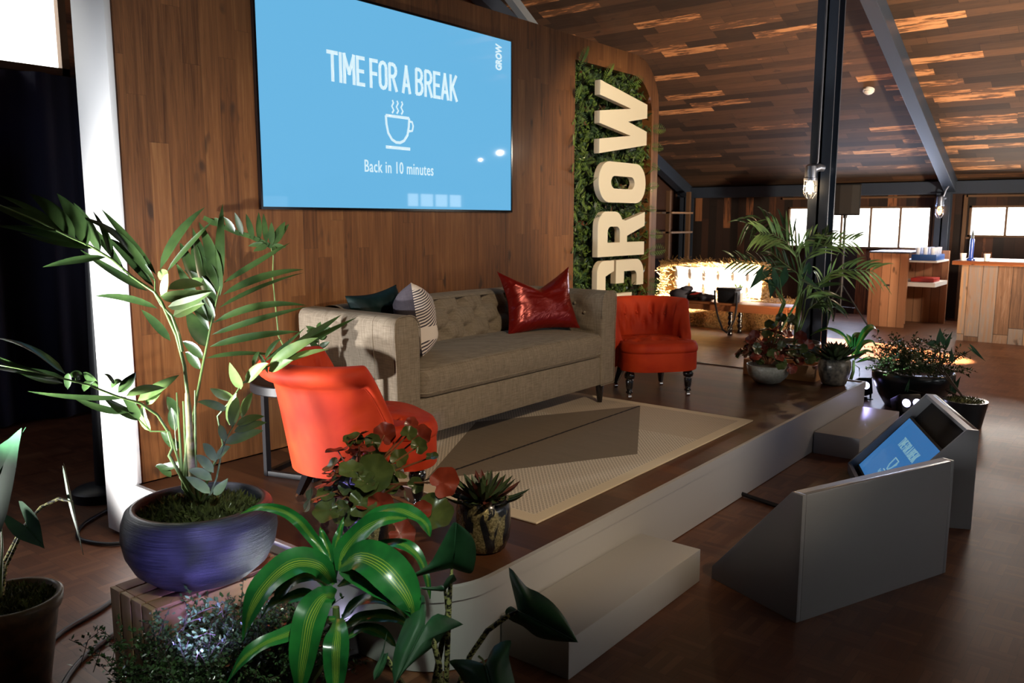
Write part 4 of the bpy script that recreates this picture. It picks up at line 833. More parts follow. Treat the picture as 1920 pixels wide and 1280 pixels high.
# small bright front frond E
dE=PD-.12
E_=[base,z6(975,400,dE),z6(1000,330,dE),z6(1020,230,dE),z6(1050,140,dE),z6(1085,80,dE),z6(1120,20,dE)]
lE=[(z6(995,260,dE),z6(935,175,dE),.036),(z6(985,310,dE),z6(900,230,dE),.036),(z6(978,345,dE),z6(868,300,dE),.038),(z6(970,405,dE),z6(855,328,dE),.038,CU*.01),(z6(985,410,dE),z6(1052,335,dE),.036,-CU*.01),(z6(1040,175,dE),z6(1215,115,dE),.044,CU*.01),(z6(1080,120,dE),z6(1230,78,dE),.036,CU*.01),(z6(1090,90,dE),z6(1220,50,dE),.034,CU*.012),(z6(1070,100,dE),z6(1095,-40,dE),.044),(z6(1120,50,dE),z6(1165,-60,dE),.03),(z6(1000,250,dE),z6(1065,190,dE),.03),(z6(1040,170,dE),z6(1010,90,dE),.03)]
frond('palmlit',E_,lE,.005,fa=-CF+V((0,0,.4)))
# young spears and basal leaves
m=MB()
for a,b,c,d in ((845,380,815,-60),(905,380,900,-70),(865,400,845,-20)): m.tube([base,z6(a,b),z6(c,d)],[.006,.006,.003],6)
m.build('spear','palmstem',t)
lF=[(z6(830,260,PD+.1),z6(715,280,PD+.1),.04,-CU*.02),(z6(800,200,PD+.1),z6(740,120,PD+.1),.035),(z6(810,120,PD+.12),z6(790,10,PD+.12),.05),(z6(830,200,PD+.1),z6(760,160,PD+.1),.035),(z6(820,60,PD+.15),z6(770,-40,PD+.15),.05),(z6(790,330,PD+.1),z6(720,275,PD+.1),.04)]
frond('palm',[base,z6(830,330,PD+.08),z6(810,150,PD+.1),z6(800,20,PD+.12)],lF,.005)

# ---------------------------------------------------------------- arrowhead (alocasia) leaves
def arrow(m,att,tip,w,face,lobe=.35,cup=.22,n=10,droop=0):
    "arrow-shaped blade: attachment point, tip, half lobes running back past the attachment"
    att=V(att);tip=V(tip);ax=tip-att;L=ax.length;ax.normalize();f=V(face).normalized();sd=ax.cross(f).normalized();nr=sd.cross(ax)
    # outline (s along axis, t sideways) for one half
    half=[(-.02,0),(-.10*lobe/.35,.10),(-lobe*.75,.22),(-lobe,.34),(-lobe*.85,.44),(-lobe*.35,.50),(0,.50),(.15,.47),(.32,.40),(.50,.29),(.68,.18),(.84,.08),(.95,.03),(1,0)]
    for s in (-1,1):
        vs=[];uv=[]
        for i,(a,b) in enumerate(half):
            c=max(0,min(1,a)) ; 
            for k in range(4):
                q=k/3; aa=(c*(1-q)+a*q); bb=b*q
                p=att+ax*aa*L+sd*s*bb*w*L+nr*(cup*w*L*(bb*1.6)**1.6)+nr*(-droop*L*aa*aa)
                vs.append(p); uv.append((.5+s*bb,aa))
        m.add(vs,[(i*4+k,i*4+k+1,(i+1)*4+k+1,(i+1)*4+k) for i in range(len(half)-1) for k in range(3)],uv)
    m.tube([att,att+ax*L*.5-nr*droop*L*.25+nr*.002,tip],[.003,.002,.001],4)
zD=lambda x,y,d:W(700+x/3.879,950+y/3.879,d)
t=thing('alocasia','dark green arrowhead plant with banded stems in front of the left box step','plant',(1.50,1.52,0))
b0=V((1.50,1.52,.06))
AD=2.33
def outl(m,f,d,mid,l,r,cup=.03,fc=-CF):
    "blade from two edge lines and a midrib, cupped away from the viewer at the edges"
    n=len(l); K=6
    def sm(P,k,q):
        e=[P[0]]+P+[P[-1]]; a,b,c,g=[V((*x,0)) for x in e[k:k+4]]; return .5*((2*b)+(c-a)*q+(2*a-5*b+4*c-g)*q*q+(3*b-a-3*c+g)*q**3)
    for s,E in ((0,l),(1,r)):
        vs=[];uv=[];cnt=0
        for k in range(n-1):
            for j in range(3 if k<n-2 else 4):
                q=j/3; A=sm(mid,k,q); B=sm(E,k,q); t=(k+q)/(n-1); cnt+=1
                for h in range(K): g=h/(K-1); p=A.lerp(B,g); dd=(A-B).length/300; vs.append(f(p.x,p.y,d-.10*t+cup*dd*(g*g)*1.5)); uv.append((.5+(.5 if s else -.5)*g,t))
        m.add(vs,[(i*K+h,i*K+h+1,(i+1)*K+h+1,(i+1)*K+h) for i in range(cnt-1) for h in range(K-1)],uv)
def lin(a,b,n=8): return [(a[0]+(b[0]-a[0])*i/(n-1),a[1]+(b[1]-a[1])*i/(n-1)) for i in range(n)]
for mid,l,r,stem,d,cup in (
 ([(572,445),(576,425),(582,390),(588,340),(594,280),(600,220),(604,160),(603,112)],[(572,445),(420,480),(232,522),(400,420),(470,310),(530,200),(575,120),(603,112)],[(572,445),(640,470),(712,482),(738,420),(748,330),(735,250),(690,180),(603,112)],[(530,1280),(540,1000),(550,700),(572,445)],AD,.05),
 (lin((375,860),(150,1300)),[(375,860),(385,740),(362,640),(300,690),(200,900),(150,1060),(138,1180),(150,1300)],[(375,860),(470,775),(655,855),(560,865),(480,980),(380,1060),(250,1170),(150,1300)],[(500,1400),(480,1150),(440,990),(375,860)],AD-.08,.07),
 (lin((1050,755),(1490,985)),[(1050,755),(1035,690),(985,440),(1110,575),(1200,620),(1310,700),(1410,830),(1490,985)],[(1050,755),(1000,722),(958,760),(990,820),(1090,870),(1190,945),(1330,975),(1490,985)],[(610,1330),(700,1090),(830,900),(965,800),(1050,755)],AD-.02,.06),
 (lin((815,1145),(900,1500)),[(815,1145),(700,1110),(555,1118),(610,1200),(700,1330),(780,1420),(850,1470),(900,1500)],[(815,1145),(880,1010),(1000,970),(985,1080),(1010,1200),(1030,1300),(1000,1400),(900,1500)],[(640,1400),(760,1200),(815,1145)],AD-.18,.07),
 (lin((520,605),(340,590)),[(520,605),(500,570),(470,575),(440,580),(410,580),(390,583),(360,585),(340,590)],[(520,605),(500,615),(470,612),(440,610),(410,608),(390,605),(360,600),(340,590)],[(545,760),(520,605)],AD+.02,.1),
 (lin((520,605),(585,490)),[(520,605),(508,570),(520,545),(535,520),(550,505),(560,498),(572,492),(585,490)],[(520,605),(540,590),(560,560),(590,545),(605,530),(598,515),(592,500),(585,490)],[(545,760),(520,605)],AD+.02,.1),
 (lin((90,1070),(5,1260)),[(90,1070),(70,1040),(100,910),(85,990),(40,1110),(10,1170),(0,1210),(5,1260)],[(90,1070),(108,1060),(100,1110),(90,1140),(70,1190),(45,1230),(20,1255),(5,1260)],[(300,1400),(170,1230),(90,1070)],AD-.12,.08)):
    m=MB(); outl(m,zD,d,mid,l,r,cup); m.tube([zD(*mid[0],d-.002),zD(*mid[3],d-.045),zD(*mid[7],d-.10)],[.003,.002,.0008],4); lf=m.build('leaf','aloc',t)
    m=MB(); m.tube([b0]+[zD(*p,d) for p in stem],[.008]*(len(stem))+[.004],8); m.build('stem','band',lf)
m=MB(); m.tube([zD(765,1085,AD-.15),zD(795,1110,AD-.16),zD(818,1165,AD-.18)],[.003,.003,.004],6); m.build('new_shoot','palmlit',t)
MB().lathe([(.001,0),(.08,0),(.10,.08),(.10,.09),(.09,.085),(.001,.07)],(1.50,1.52,0),28).build('pot','darkpot',t)
# ---------------------------------------------------------------- dracaena
def drac(label,base,crown,L,pr=.085):
    t=thing('dracaena',label,'plant',base); m=MB(); m.tube([V(base)+V((0,0,.05)),V(crown)-V((0,0,.10)),V(crown)],[.016,.014,.010],8); m.build('stem','palmstem',t)
    MB().lathe([(.001,0),(pr*.8,0),(pr,pr*1.1),(pr,pr*1.35),(pr*.92,pr*1.35),(.001,pr*1.2)],base,32).build('pot','darkpot',t)
    for P,w,fc in L:
        m=MB(); n=14; vs=[];uv=[]; P=[V(p) for p in P]
        # Catmull-Rom through the mid line
        Q=[]; ext=[P[0]*2-P[1]]+P+[P[-1]*2-P[-2]]; S=4
        for i in range(1,len(ext)-2):
            for k in range(S):
                q=k/S; a,b,c,d=ext[i-1:i+3]; Q.append(.5*((2*b)+(c-a)*q+(2*a-5*b+4*c-d)*q*q+(3*b-a-3*c+d)*q**3))
        Q.append(P[-1]); N_=len(Q)
        for i,p in enumerate(Q):
            tt=i/(N_-1); tg=(Q[min(i+1,N_-1)]-Q[max(i-1,0)]).normalized(); sd=tg.cross(V(fc)); sd.normalize(); nr=sd.cross(tg); ww=w/2*max(.03,(.30+.70*math.sin(PI*min(1,tt*1.0)**.85)) if tt<.55 else math.sin(PI*min(1,tt**.85))**.75*1.0)
            for k in (-2,-1,0,1,2): h=k/2; vs.append(p+sd*h*ww+nr*(abs(h)**1.3*ww*.28+.003*math.sin(tt*17+k))); uv.append((.5+h/2,tt))
        m.add(vs,[(i*5+k,i*5+k+1,(i+1)*5+k+1,(i+1)*5+k) for i in range(N_-1) for k in range(4)],uv); m.build('leaf','drac',t)
    return t
z7=lambda x,y,d=2.45:W(420+x/2.667,800+y/2.667,d)
k7=2.45/F_PX/2.667
up=-CF*.7+CU*.8
LL=[([(545,790,2.47),(500,640,2.5),(430,540,2.52),(370,470,2.5),(290,420,2.48),(180,402,2.46),(75,437,2.44)],48,-CF+CU*.4+CR*.2),
 ([(575,720,2.45),(610,610,2.47),(700,520,2.45),(800,465,2.42),(920,455,2.40)],95,-CF*.8+CU*.7-CR*.2),
 ([(590,640,2.5),(690,520,2.53),(770,435,2.53),(870,420,2.5),(960,450,2.48),(1010,490,2.46),(1030,550,2.46)],75,-CF*.5+CU*.9),
 ([(600,740,2.52),(720,650,2.5),(800,592,2.5),(890,590,2.48),(965,640,2.46),(1010,740,2.45),(1030,860,2.46)],58,-CF*.5+CU*.9+CR*.2),
 ([(585,700,2.42),(680,650,2.37),(780,690,2.32),(870,780,2.29),(925,870,2.28),(950,960,2.29)],150,-CF*.8+CU*.7),
 ([(590,720,2.40),(680,745,2.35),(770,790,2.31),(860,850,2.28),(935,925,2.28)],95,-CF*.8+CU*.7-CR*.1),
 ([(545,780,2.42),(480,700,2.38),(380,680,2.34),(280,730,2.30),(190,820,2.27),(130,940,2.26),(95,1070,2.27)],125,-CF*.8+CU*.6-CR*.3),
 ([(555,840,2.40),(490,860,2.33),(440,950,2.28),(410,1080,2.25),(390,1220,2.25),(375,1380,2.27)],125,-CF+CU*.2-CR*.2),
 ([(575,960,2.42),(568,1040,2.34),(562,1140,2.30),(560,1260,2.30),(560,1400,2.3)],95,-CF+CU*.2),
 ([(590,960,2.5),(660,890,2.5),(750,858,2.48),(840,885,2.46),(925,970,2.46)],70,-CF*.5+CU*.9),
 ([(590,1010,2.46),(680,960,2.46),(780,948,2.45),(880,968,2.44),(930,1010,2.44)],62,-CF*.5+CU*.9),
 ([(560,960,2.42),(450,980,2.36),(320,1040,2.30),(190,1090,2.26),(90,1170,2.24),(10,1290,2.24)],66,-CF*.6+CU*.8),
 ([(545,760,2.5),(525,640,2.55),(500,560,2.57),(480,500,2.58)],42,-CF+CR*.2),
 ([(560,760,2.5),(560,620,2.56),(575,540,2.6),(600,450,2.62)],40,-CF-CR*.2),
 ([(545,830,2.45),(460,745,2.42),(370,755,2.40),(290,820,2.38),(240,910,2.37)],70,-CF*.6+CU*.8),
 ([(540,900,2.45),(430,840,2.40),(330,860,2.37),(250,880,2.36),(180,960,2.35)],60,-CF*.5+CU*.9),
 ([(610,1060,2.45),(700,1010,2.43),(800,1040,2.42),(860,1100,2.41)],55,-CF*.5+CU*.9),
 ([(570,800,2.48),(650,760,2.5),(750,740,2.5),(860,760,2.5),(940,830,2.5)],60,-CF*.4+CU*.9)]
drac('striped dracaena with bright green yellow-veined leaves spilling in front of the crate',(1.46,2.02,0),z7(560,900,2.47),[([z7(*p) for p in P],w*k7*1.3,fc) for P,w,fc in LL])
# ---------------------------------------------------------------- tiny-leaved vine bush in front of the crate
def bush(label,base,foot,H,nt,mn='tiny',lf=.011,pot=None,spread=1.0,sprigs=()):
    t=thing('small_leaf_shrub',label,'plant',base); tw=MB(); lv=MB(); c=V(base)
    for i in range(nt):
        q=V((rnd(-1,1)*foot[0],rnd(-1,1)*foot[1],0)); p=c+q*.7+V((0,0,rnd(0,.4)*H)); a=rnd(0,TAU); d=V((math.cos(a)*spread,math.sin(a)*spread,rnd(.3,1.6))).normalized(); P=[p]
        for k in range(7):
            d=(d+V((rnd(-.4,.4),rnd(-.4,.4),rnd(-.35,.2)))).normalized(); P.append(P[-1]+d*H*rnd(.06,.13))
        tw.tube(P,.0011,3,cap=False)
        for a_,b_ in zip(P,P[1:]):
            for k in range(5):
                q=a_.lerp(b_,k/5); dd=V((rnd(-1,1),rnd(-1,1),rnd(-.3,1))).normalized(); lv.leaf(q,q+dd*lf*rnd(.7,1.4),lf*.62,face=(rnd(-1,1),rnd(-1,1),.6),n=2,fold=.1)
    for P in sprigs:
        tw.tube(P,.0013,3,cap=False)
        for a_,b_ in zip(P,P[1:]):
            for k in range(9):
                q=a_.lerp(b_,k/9); dd=V((rnd(-1,1),rnd(-1,1),rnd(-.3,1))).normalized(); q2=q+dd*lf*1.2; lv.leaf(q2,q2+dd*lf*rnd(.8,1.4),lf*.7,face=(rnd(-1,1),rnd(-1,1),.6),n=2,fold=.1)
    o=tw.build('twigs','twig',t); o['kind']='stuff'; o=lv.build('leaves',mn,t); o['kind']='stuff'
    if pot: pot(t)
    return t
zE=lambda x,y,d=2.42:W(200+x/5.333,1040+y/5.333,d)
spr=[[zE(600,900,2.45),zE(790,700,2.44),zE(850,610,2.43),zE(960,560,2.42),zE(1060,520,2.4),zE(1150,520,2.4),zE(1165,620,2.4)],[zE(760,760,2.45),zE(800,600,2.44),zE(860,530,2.44),zE(890,450,2.44)],[zE(520,800,2.45),zE(590,620,2.46),zE(630,530,2.46)],[zE(790,680),zE(880,650),zE(960,620)],[zE(1060,520,2.4),zE(1120,480,2.4),zE(1190,470,2.4)],[zE(1150,560,2.4),zE(1110,600,2.4)],
     [zE(350,900,2.4),zE(330,760,2.4)],[zE(900,820,2.4),zE(1000,780,2.4),zE(1090,800,2.4)],[zE(50,1100,2.4),zE(90,900,2.4)],[W(150,1250,2.4),W(165,1200,2.4),W(185,1185,2.4)],[W(175,1260,2.4),W(190,1215,2.4),W(200,1200,2.4)]]
bush('dense tiny-leaved green shrub on the floor in front of the slatted crate',(1.31,2.20,0.03),(.34,.24),.34,760,lf=.015,sprigs=spr,pot=lambda t:MB().lathe([(.001,0),(.10,0),(.12,.10),(.11,.10),(.001,.09)],(1.33,2.24,0),28).build('pot','darkpot',t))
# little floor uplighter buried in the greenery
def uplighter(label,loc,rz,tilt,two=True,s=1,glow=None):
    t=thing('floor_uplighter',label,'floor light',loc,rz); T=WM[t.name]@Matrix.Translation(V((0,0,.09*s)))@Matrix.Rotation(-tilt,4,'X')
    w=.13*s if two else .09*s
    m=MB(); m.box((-w/2,-.02*s,-.055*s),(w/2,.10*s,.055*s),T); m.build('body','black',t,bevel=.008*s)
    for x in ((-.032*s,.032*s) if two else (0,)):
        m=MB(); m.lathe([(.001,.002),(.022*s,.002),(.024*s,-.004),(.001,-.006)],(0,0,0),18); R=T@Matrix.Translation(V((x,-.022*s,0)))@Matrix.Rotation(PI/2,4,'X'); m.v=[R@p for p in m.v]; m.build('lens','led',t)
    T2=WM[t.name]; m=MB(); m.box((-w/2-.012,-.02,0),(w/2+.012,.07,.006),T2); m.box((-w/2-.012,.02,0),(-w/2-.006,.05,.10*s),T2); m.box((w/2+.006,.02,0),(w/2+.012,.05,.10*s),T2); m.build('yoke','black',t,smooth=False)
    return t
uplighter('small black floor uplighter hidden among the leaves right of the slatted crate',(1.80,2.22,0),2.7,1.0,False)
sp('leaf_uplight',(1.80,2.28,.13),(1.45,2.35,.5),9,(.92,1,.95),85,.6,.02)
# ---------------------------------------------------------------- begonia (round leaves)
def kidney(m,c,r,face,axis,cup=.18,notch=True,n=28,lob=0):
    c=V(c); f=V(face).normalized(); ax=(V(axis)-f*V(axis).dot(f)).normalized(); sd=f.cross(ax); vs=[c-f*r*cup*.0];uv=[(.5,.5)]
    rings=3
    for k in range(1,rings+1):
        for i in range(n):
            a=-PI+TAU*(i+.5)/n; rr=r*(1-(.55*math.exp(-((abs(a)-PI)/.32)**2) if notch else 0))*(1+.10*math.cos(a))*(k/rings); rr*=1+lob*abs(math.cos(a*2.5))-lob*.5; wob=(.09*math.sin(a*5+c.x*40)+.07*math.sin(a*3+c.z*90))*(k/rings)**2; rr*=1+.05*math.sin(a*7+c.y*60)+.06*math.sin(a*2+c.x*70)
            vs.append(c+ax*rr*math.cos(a)+sd*rr*math.sin(a)+f*r*(cup*(k/rings)**2+wob)); uv.append((.5+.5*k/rings*math.cos(a),.5+.5*k/rings*math.sin(a)))
    fs=[(0,1+i,1+(i+1)%n) for i in range(n)]+[(1+k*n+i,1+(k+1)*n+i,1+(k+1)*n+(i+1)%n,1+k*n+(i+1)%n) for k in range(rings-1) for i in range(n)]
    m.add(vs,fs,uv)
def begonia(label,base,potfn,rim,leaves,rand,ht,sr,rs=(.03,.055)):
    t=thing('begonia',label,'plant',base); potfn(t); r0=V(rim)
    for L in leaves:
        c,r,col,fc=L; m=MB(); ax=(V(c)-r0)+V((0,0,.02)); kidney(m,c,r,fc,ax); lf=m.build('leaf',col,t); m=MB(); md=(r0+V(c))/2+V((0,0,.05)); m.tube([r0,md,V(c)-V(fc).normalized()*.001],[.005,.0045,.003],6); m.build('leaf_stalk','begstem',lf)
    for i in range(rand):
        a=rnd(0,TAU); q=math.sqrt(random.random()); c=r0+V((math.cos(a)*q*sr,math.sin(a)*q*sr,ht*(1-q*q*.75)*rnd(.35,1.05))); fc=(c-r0).normalized()*.8+V((rnd(-.6,.6),rnd(-.6,.6),rnd(0,.9)))
        m=MB(); kidney(m,c,rnd(*rs),fc,(c-r0)+V((0,0,.02)),cup=rnd(-.1,.35),lob=random.choice((.05,.1,.4))); col='begg' if random.random()<.62 else 'begr'; lf=m.build('leaf',col,t); m=MB(); m.tube([r0+V((rnd(-.02,.02),rnd(-.02,.02),0)),(r0+c)/2+V((0,0,.03)),c],[.004,.0035,.0025],5); m.build('leaf_stalk','begstem',lf)
    return t
bp=V((1.99,2.30,HS))
zF=lambda x,y,d=3.1:W(560+x/4.268,750+y/4.268,d)
def gpot(c,prof,m,nm='pot',n=40,**k): return lambda t:MB().lathe(prof,c,n,**k).build(nm,m,t)
potp=[(.001,0),(.062,0),(.078,.012),(.092,.06),(.098,.11),(.094,.16),(.086,.195),(.078,.195),(.086,.16),(.001,.15)]
Fv=-CF
BL=[(zF(600,600,3.0),.072,'begg',Fv+CU*.35-CR*.15),(zF(685,280,3.15),.045,'begr',Fv+CU*.1),(zF(440,330,3.1),.042,'begg',Fv*.5+CU*.9),(zF(1150,660,2.95),.055,'begr',Fv+CR*.2),(zF(1060,900,2.92),.075,'begg',Fv*.7+CU*.7),(zF(650,820,2.95),.045,'begr',Fv+CU*-.3),(zF(500,820,2.95),.055,'begg',Fv+CU*.4),(zF(250,880,2.95),.055,'begg',Fv*.6+CU*.8),(zF(90,800,2.95),.045,'begg',Fv*.4-CR*.8+CU*.3),(zF(380,900,2.97),.05,'begg',Fv+CU*.6),(zF(230,750,3.0),.035,'begg',Fv*.6+CU*.8),(zF(970,290,3.15),.042,'begr',Fv+CU*.3),(zF(880,270,3.1),.03,'begg',Fv+CU*.6),(zF(960,370,3.1),.032,'begg',Fv+CU*.3),(zF(1060,455,3.05),.027,'begg',Fv*.4+CU),(zF(590,330,3.12),.03,'begg',Fv+CR*.4),(zF(585,420,3.1),.034,'begg',Fv-CR*.4),(zF(800,470,3.1),.035,'begg',Fv+CU*.3),(zF(980,880,2.9),.035,'begr',Fv+CU*.1),(zF(820,1070,2.9),.05,'begr',Fv+CU*.4),(zF(370,590,3.05),.034,'begr',Fv+CU*.3),(zF(900,200,3.15),.028,'begr',Fv+CU*.2),(zF(400,690,3.02),.038,'begg',Fv),(zF(930,680,3.0),.03,'begg',Fv+CR*.3),(zF(500,440,3.1),.03,'begr',Fv),(zF(720,680,3.08),.04,'begg',Fv+CU*.5)]
begonia('begonia with round dark green leaves in a mottled glass pot beside the left red chair',bp,gpot(bp,potp,'mercury'),bp+V((0,0,.17)),BL,54,.27,.18,(.024,.045))
# ---------------------------------------------------------------- succulents
def succulent(label,base,potprof,pm,r,h,tilt=0,red=True,moss=True,n=(9,11,13,12),**k):
    t=thing('succulent',label,'plant',base); MB().lathe(potprof,base,48,**k).build('pot',pm,t); zt=potprof[-1][1]; c=V(base)+V((0,0,h))
    if moss:
        m=MB()
        for i in range(700):
            a=rnd(0,TAU); q=rnd(.05,1)*r*.62; p=V(base)+V((q*math.cos(a),q*math.sin(a),h-.005-rnd(0,.03)*(q/r))); d=V((math.cos(a)*.6,math.sin(a)*.6,rnd(-.8,.5))); m.leaf(p,p+d*.014,.004,face=(rnd(-1,1),rnd(-1,1),.5),n=1)
        o=m.build('moss','terra' if red else 'moss',t); o['kind']='stuff'
    e=[.95,.62,.36,.14]
    for ri,(nn,el) in enumerate(zip(n,e)):
        for i in range(nn):
            a=TAU*(i+.5*(ri%2))/nn+rnd(-.1,.1); L=r*(.55+.16*ri)*rnd(.9,1.1); el_=el*PI/2+rnd(-.08,.08); d=V((math.cos(a)*math.cos(el_),math.sin(a)*math.cos(el_),math.sin(el_)))
            p=c+V((math.cos(a),math.sin(a),0))*.008*(ri+1); m=MB()
            pr=lambda q:(.55+.45*math.sin(PI*min(1,q*.9))) if q<.65 else max(.02,1.02-((q-.65)/.35)**1.6)
            m.leaf(p,p+d*L,r*.21,V((0,0,-.015*ri)),V((-d.x*.5,-d.y*.5,1)),7,pr,fold=.45); m.leaf(p-V((0,0,.004)),p+d*L-V((0,0,.001)),r*.19,V((0,0,-.015*ri-.006)),V((-d.x*.5,-d.y*.5,1)),7,pr,fold=.5)
            m.build('leaf','succred' if (i*7+ri)%4==0 and red else 'succ',t)
    return t
sb=V((2.30,1.965,HS))
succulent('agave-like succulent in a gold-black mottled glass pot on the stage corner beside the rug',sb,[(.001,0),(.062,.0),(.085,.012),(.100,.05),(.105,.10),(.104,.16),(.098,.200),(.088,.205),(.092,.19),(.001,.185)],'mercury',.135,.205)
# ---------------------------------------------------------------- alocasia in terracotta pot, far left
tp=V((.985,2.90,0))
t=thing('alocasia','arrowhead plant in a mossy terracotta pot cut off by the left edge','plant',tp)
MB().lathe([(.001,0),(.10,0),(.142,.27),(.150,.272),(.156,.29),(.157,.315),(.148,.32),(.138,.315),(.134,.28),(.001,.27)],tp,48).build('pot','terra',t)
mossbed('moss',tp+V((0,0,.285)),.135,.02,t,n=2000,hh=.026)
zG=lambda x,y,d=2.75:W(x/2.4636,760+y/2.4636,d)
tb=tp+V((-.03,0,.29))
for att,tip,w,fc,lb,stem,dr in ((zG(-120,520),zG(120,100,2.7),.75,-CF+CU*.1-CR*.1,.3,[zG(-60,700)],-.05),(zG(125,560,2.8),zG(205,660,2.75),.75,-CF+CR*.3+CU*.3,.9,[zG(30,740,2.8),zG(90,610,2.8)],.0),(zG(335,445,2.85),zG(385,690,2.8),.32,-CF*.4-CR*.8+CU*.2,.75,[zG(20,720,2.85),zG(100,570,2.85),zG(190,470,2.87),zG(270,430,2.87)],.0)):
    m=MB(); arrow(m,att,tip,w,fc,lb,droop=dr); lf=m.build('leaf','aloc',t); m=MB(); m.tube([tb]+stem+[att],[.008]+[.006]*len(stem)+[.003],8); m.build('stem','band',lf)
m=MB(); m.tube([tb,zG(10,650,2.78),zG(5,540,2.78)],[.005,.004,.002],6); m.build('new_shoot','palmstem',t)

# ---------------------------------------------------------------- comfort-monitor wedges on the floor
def wedge(label,B0,B2,scr,h=.515,lip=.055,front=.47):
    B0=V(B0);B2=V(B2);ax=(B2-B0);L=ax.length;ax.normalize(); fr=V((-ax.y,ax.x,0)) # front direction (towards the stage)
    if fr.y<0: fr=-fr
    t=thing('monitor_wedge',label,'monitor stand',tuple(B0),0); T=0.022; S=lambda a,b,z:B0+ax*a+fr*b+V((0,0,z))
    side=[(0,0),(front,0),(front,lip),(.055,h),(0,h)]
    for a0,a1 in ((0,T),(L-T,L)): MB().prism(side,lambda p:S(a0,p[0],p[1]),lambda p:S(a1,p[0],p[1])).build('side_panel','grey',t,bevel=.003)
    MB().prism([(T,0),(L-T,0),(L-T,h),(T,h)],lambda p:S(p[0],0,p[1]),lambda p:S(p[0],T,p[1])).build('back_panel','grey',t,bevel=.002)
    MB().prism([(T,0),(L-T,0),(L-T,lip),(T,lip)],lambda p:S(p[0],front-T,p[1]),lambda p:S(p[0],front,p[1])).build('front_lip','grey',t,smooth=False)
    MB().prism([(T,T),(L-T,T),(L-T,.055),(T,.055)],lambda p:S(p[0],p[1],h-.02),lambda p:S(p[0],p[1],h)).build('top_panel','grey',t,smooth=False)
    # screen lies in the slope
    P0=S(0,front-T,lip-.0);P1=S(0,.055,h); sl=(P1-P0); SL=sl.length; sl.normalize(); nn=ax.cross(sl).normalized()
    if nn.z<0: nn=-nn
    Q=lambda a,b,c:P0+ax*a+sl*b+nn*c
    def pl(a0,a1,b0,b1,c0,c1,nm,mt): m=MB(); m.add([Q(a,b,c) for a in (a0,a1) for b in (b0,b1) for c in (c0,c1)],[(0,1,3,2),(4,6,7,5),(0,4,5,1),(2,3,7,6),(0,2,6,4),(1,5,7,3)]); return m.build(nm,mt,t,smooth=False)
    s0,s1=.012,SL*.745
    pl(T,L-T,0,SL,-.060,-.055,'inner_tray','dark')
    b_=pl(T+.005,L-T-.005,s0,s1,-.050,-.028,'monitor_case','black')
    m=MB()
    if scr:
        pl(T+.02,L-T-.02,s0+.015,s1-.015,-.0275,-.026,'monitor_screen','scr2')
        ca,cb=(L/2,(s0+s1)/2); 
        f=lambda c:Q(ca-c.x,cb+c.y,-.0255+c.z)
        # content reads from the stage side
        sgn=1 if (Q(1,0,0)-Q(0,0,0)).cross(Q(0,1,0)-Q(0,0,0)).dot(nn)>0 else -1
        f=(lambda c:Q(ca+sgn*c.x,cb+c.y,-.0252+c.z))
        headline(lambda c:f(c+V((0,.085,0))),.38,.054,t,'scrtxt2',.0042,nn).build('headline_text','scrtxt2',t)
        text('Back in 10 minutes',.035,lambda c:f(V((c.x,c.y-.115,0))),'scrtxt2',t,'caption_text',.66,.0008,ex=0)
        m=MB(); sw=lambda P,w=.0035:m.tube([f(V((a*.36,b*.36-.012,0))) for a,b in P],w,6)
        sw([(-.115,.04),(.115,.04)]);sw([(-.115,.04),(-.095,-.10),(-.02,-.17),(.02,-.17),(.095,-.10),(.115,.04)]);sw([(.115,.015),(.155,-.02),(.105,-.07)]);sw([(-.12,-.215),(.12,-.215)])
        m.build('coffee_cup_icon','scrtxt2',t)
    return t
wedge('grey wedge-shaped monitor box on the floor nearest the camera, its back to us',(3.05,1.01,0),(3.93,.655,0),True)
wedge('grey wedge-shaped monitor box further back with its lit blue screen in view',(4.58,.665,0),(5.40,1.03,0),True)
m=MB(); m.tube([(4.33,1.78,.02),(4.33,1.74,.014),(4.30,1.62,.012),(4.27,1.5,.012),(4.0,1.2,.012),(3.75,1.05,.012)],.012,8); tag(m.build('power_cable','black'),'black cable running across the parquet from the stage to the near monitor box','cable')
P=[(.55,3.35,.012),(.95,3.1,.012),(1.3,3.05,.012),(1.7,3.2,.012),(1.9,3.9,.012)]
def cable(P,label,r=.010):
    P=[V(p) for p in P]; ext=[P[0]*2-P[1]]+P+[P[-1]*2-P[-2]]; Q=[]
    for i in range(1,len(ext)-2):
        for k in range(8): q=k/8; a,b,c,d=ext[i-1:i+3]; Q.append(.5*((2*b)+(c-a)*q+(2*a-5*b+4*c-d)*q*q+(3*b-a-3*c+d)*q**3))
    Q.append(P[-1]); m=MB(); m.tube(Q,r,8); return tag(m.build('floor_cable','black'),label,'cable')
cable([(.9,2.62,.011),(1.02,2.9,.011),(1.2,3.12,.011),(1.42,3.22,.011),(1.62,3.35,.011)],'black cable on the parquet passing behind the crate, upper of the two')
cable([(.9,2.45,.011),(1.0,2.66,.011),(1.16,2.86,.011),(1.36,2.98,.011),(1.6,3.1,.011)],'black cable on the parquet passing behind the crate, lower of the two')
cable([(2.0,4.35,.012),(1.80,4.22,.012),(1.70,4.05,.012),(1.74,3.88,.012),(1.82,3.82,.012),(1.95,3.85,.012)],'loop of black cable curling out beside the foot of the white end panel',.009)
t=thing('lighting_stand_base','black round stand base standing on the floor behind the white end panel','stand',(2.06,4.6,0))
MB().lathe([(.001,0),(.14,0),(.14,.05),(.12,.065),(.001,.07)],(2.06,4.6,0),32).build('base_plate','black',t)
MB().tube([(2.10,4.62,.06),(2.12,4.64,1.6)],[.05,.02],12).build('pole','black',t)

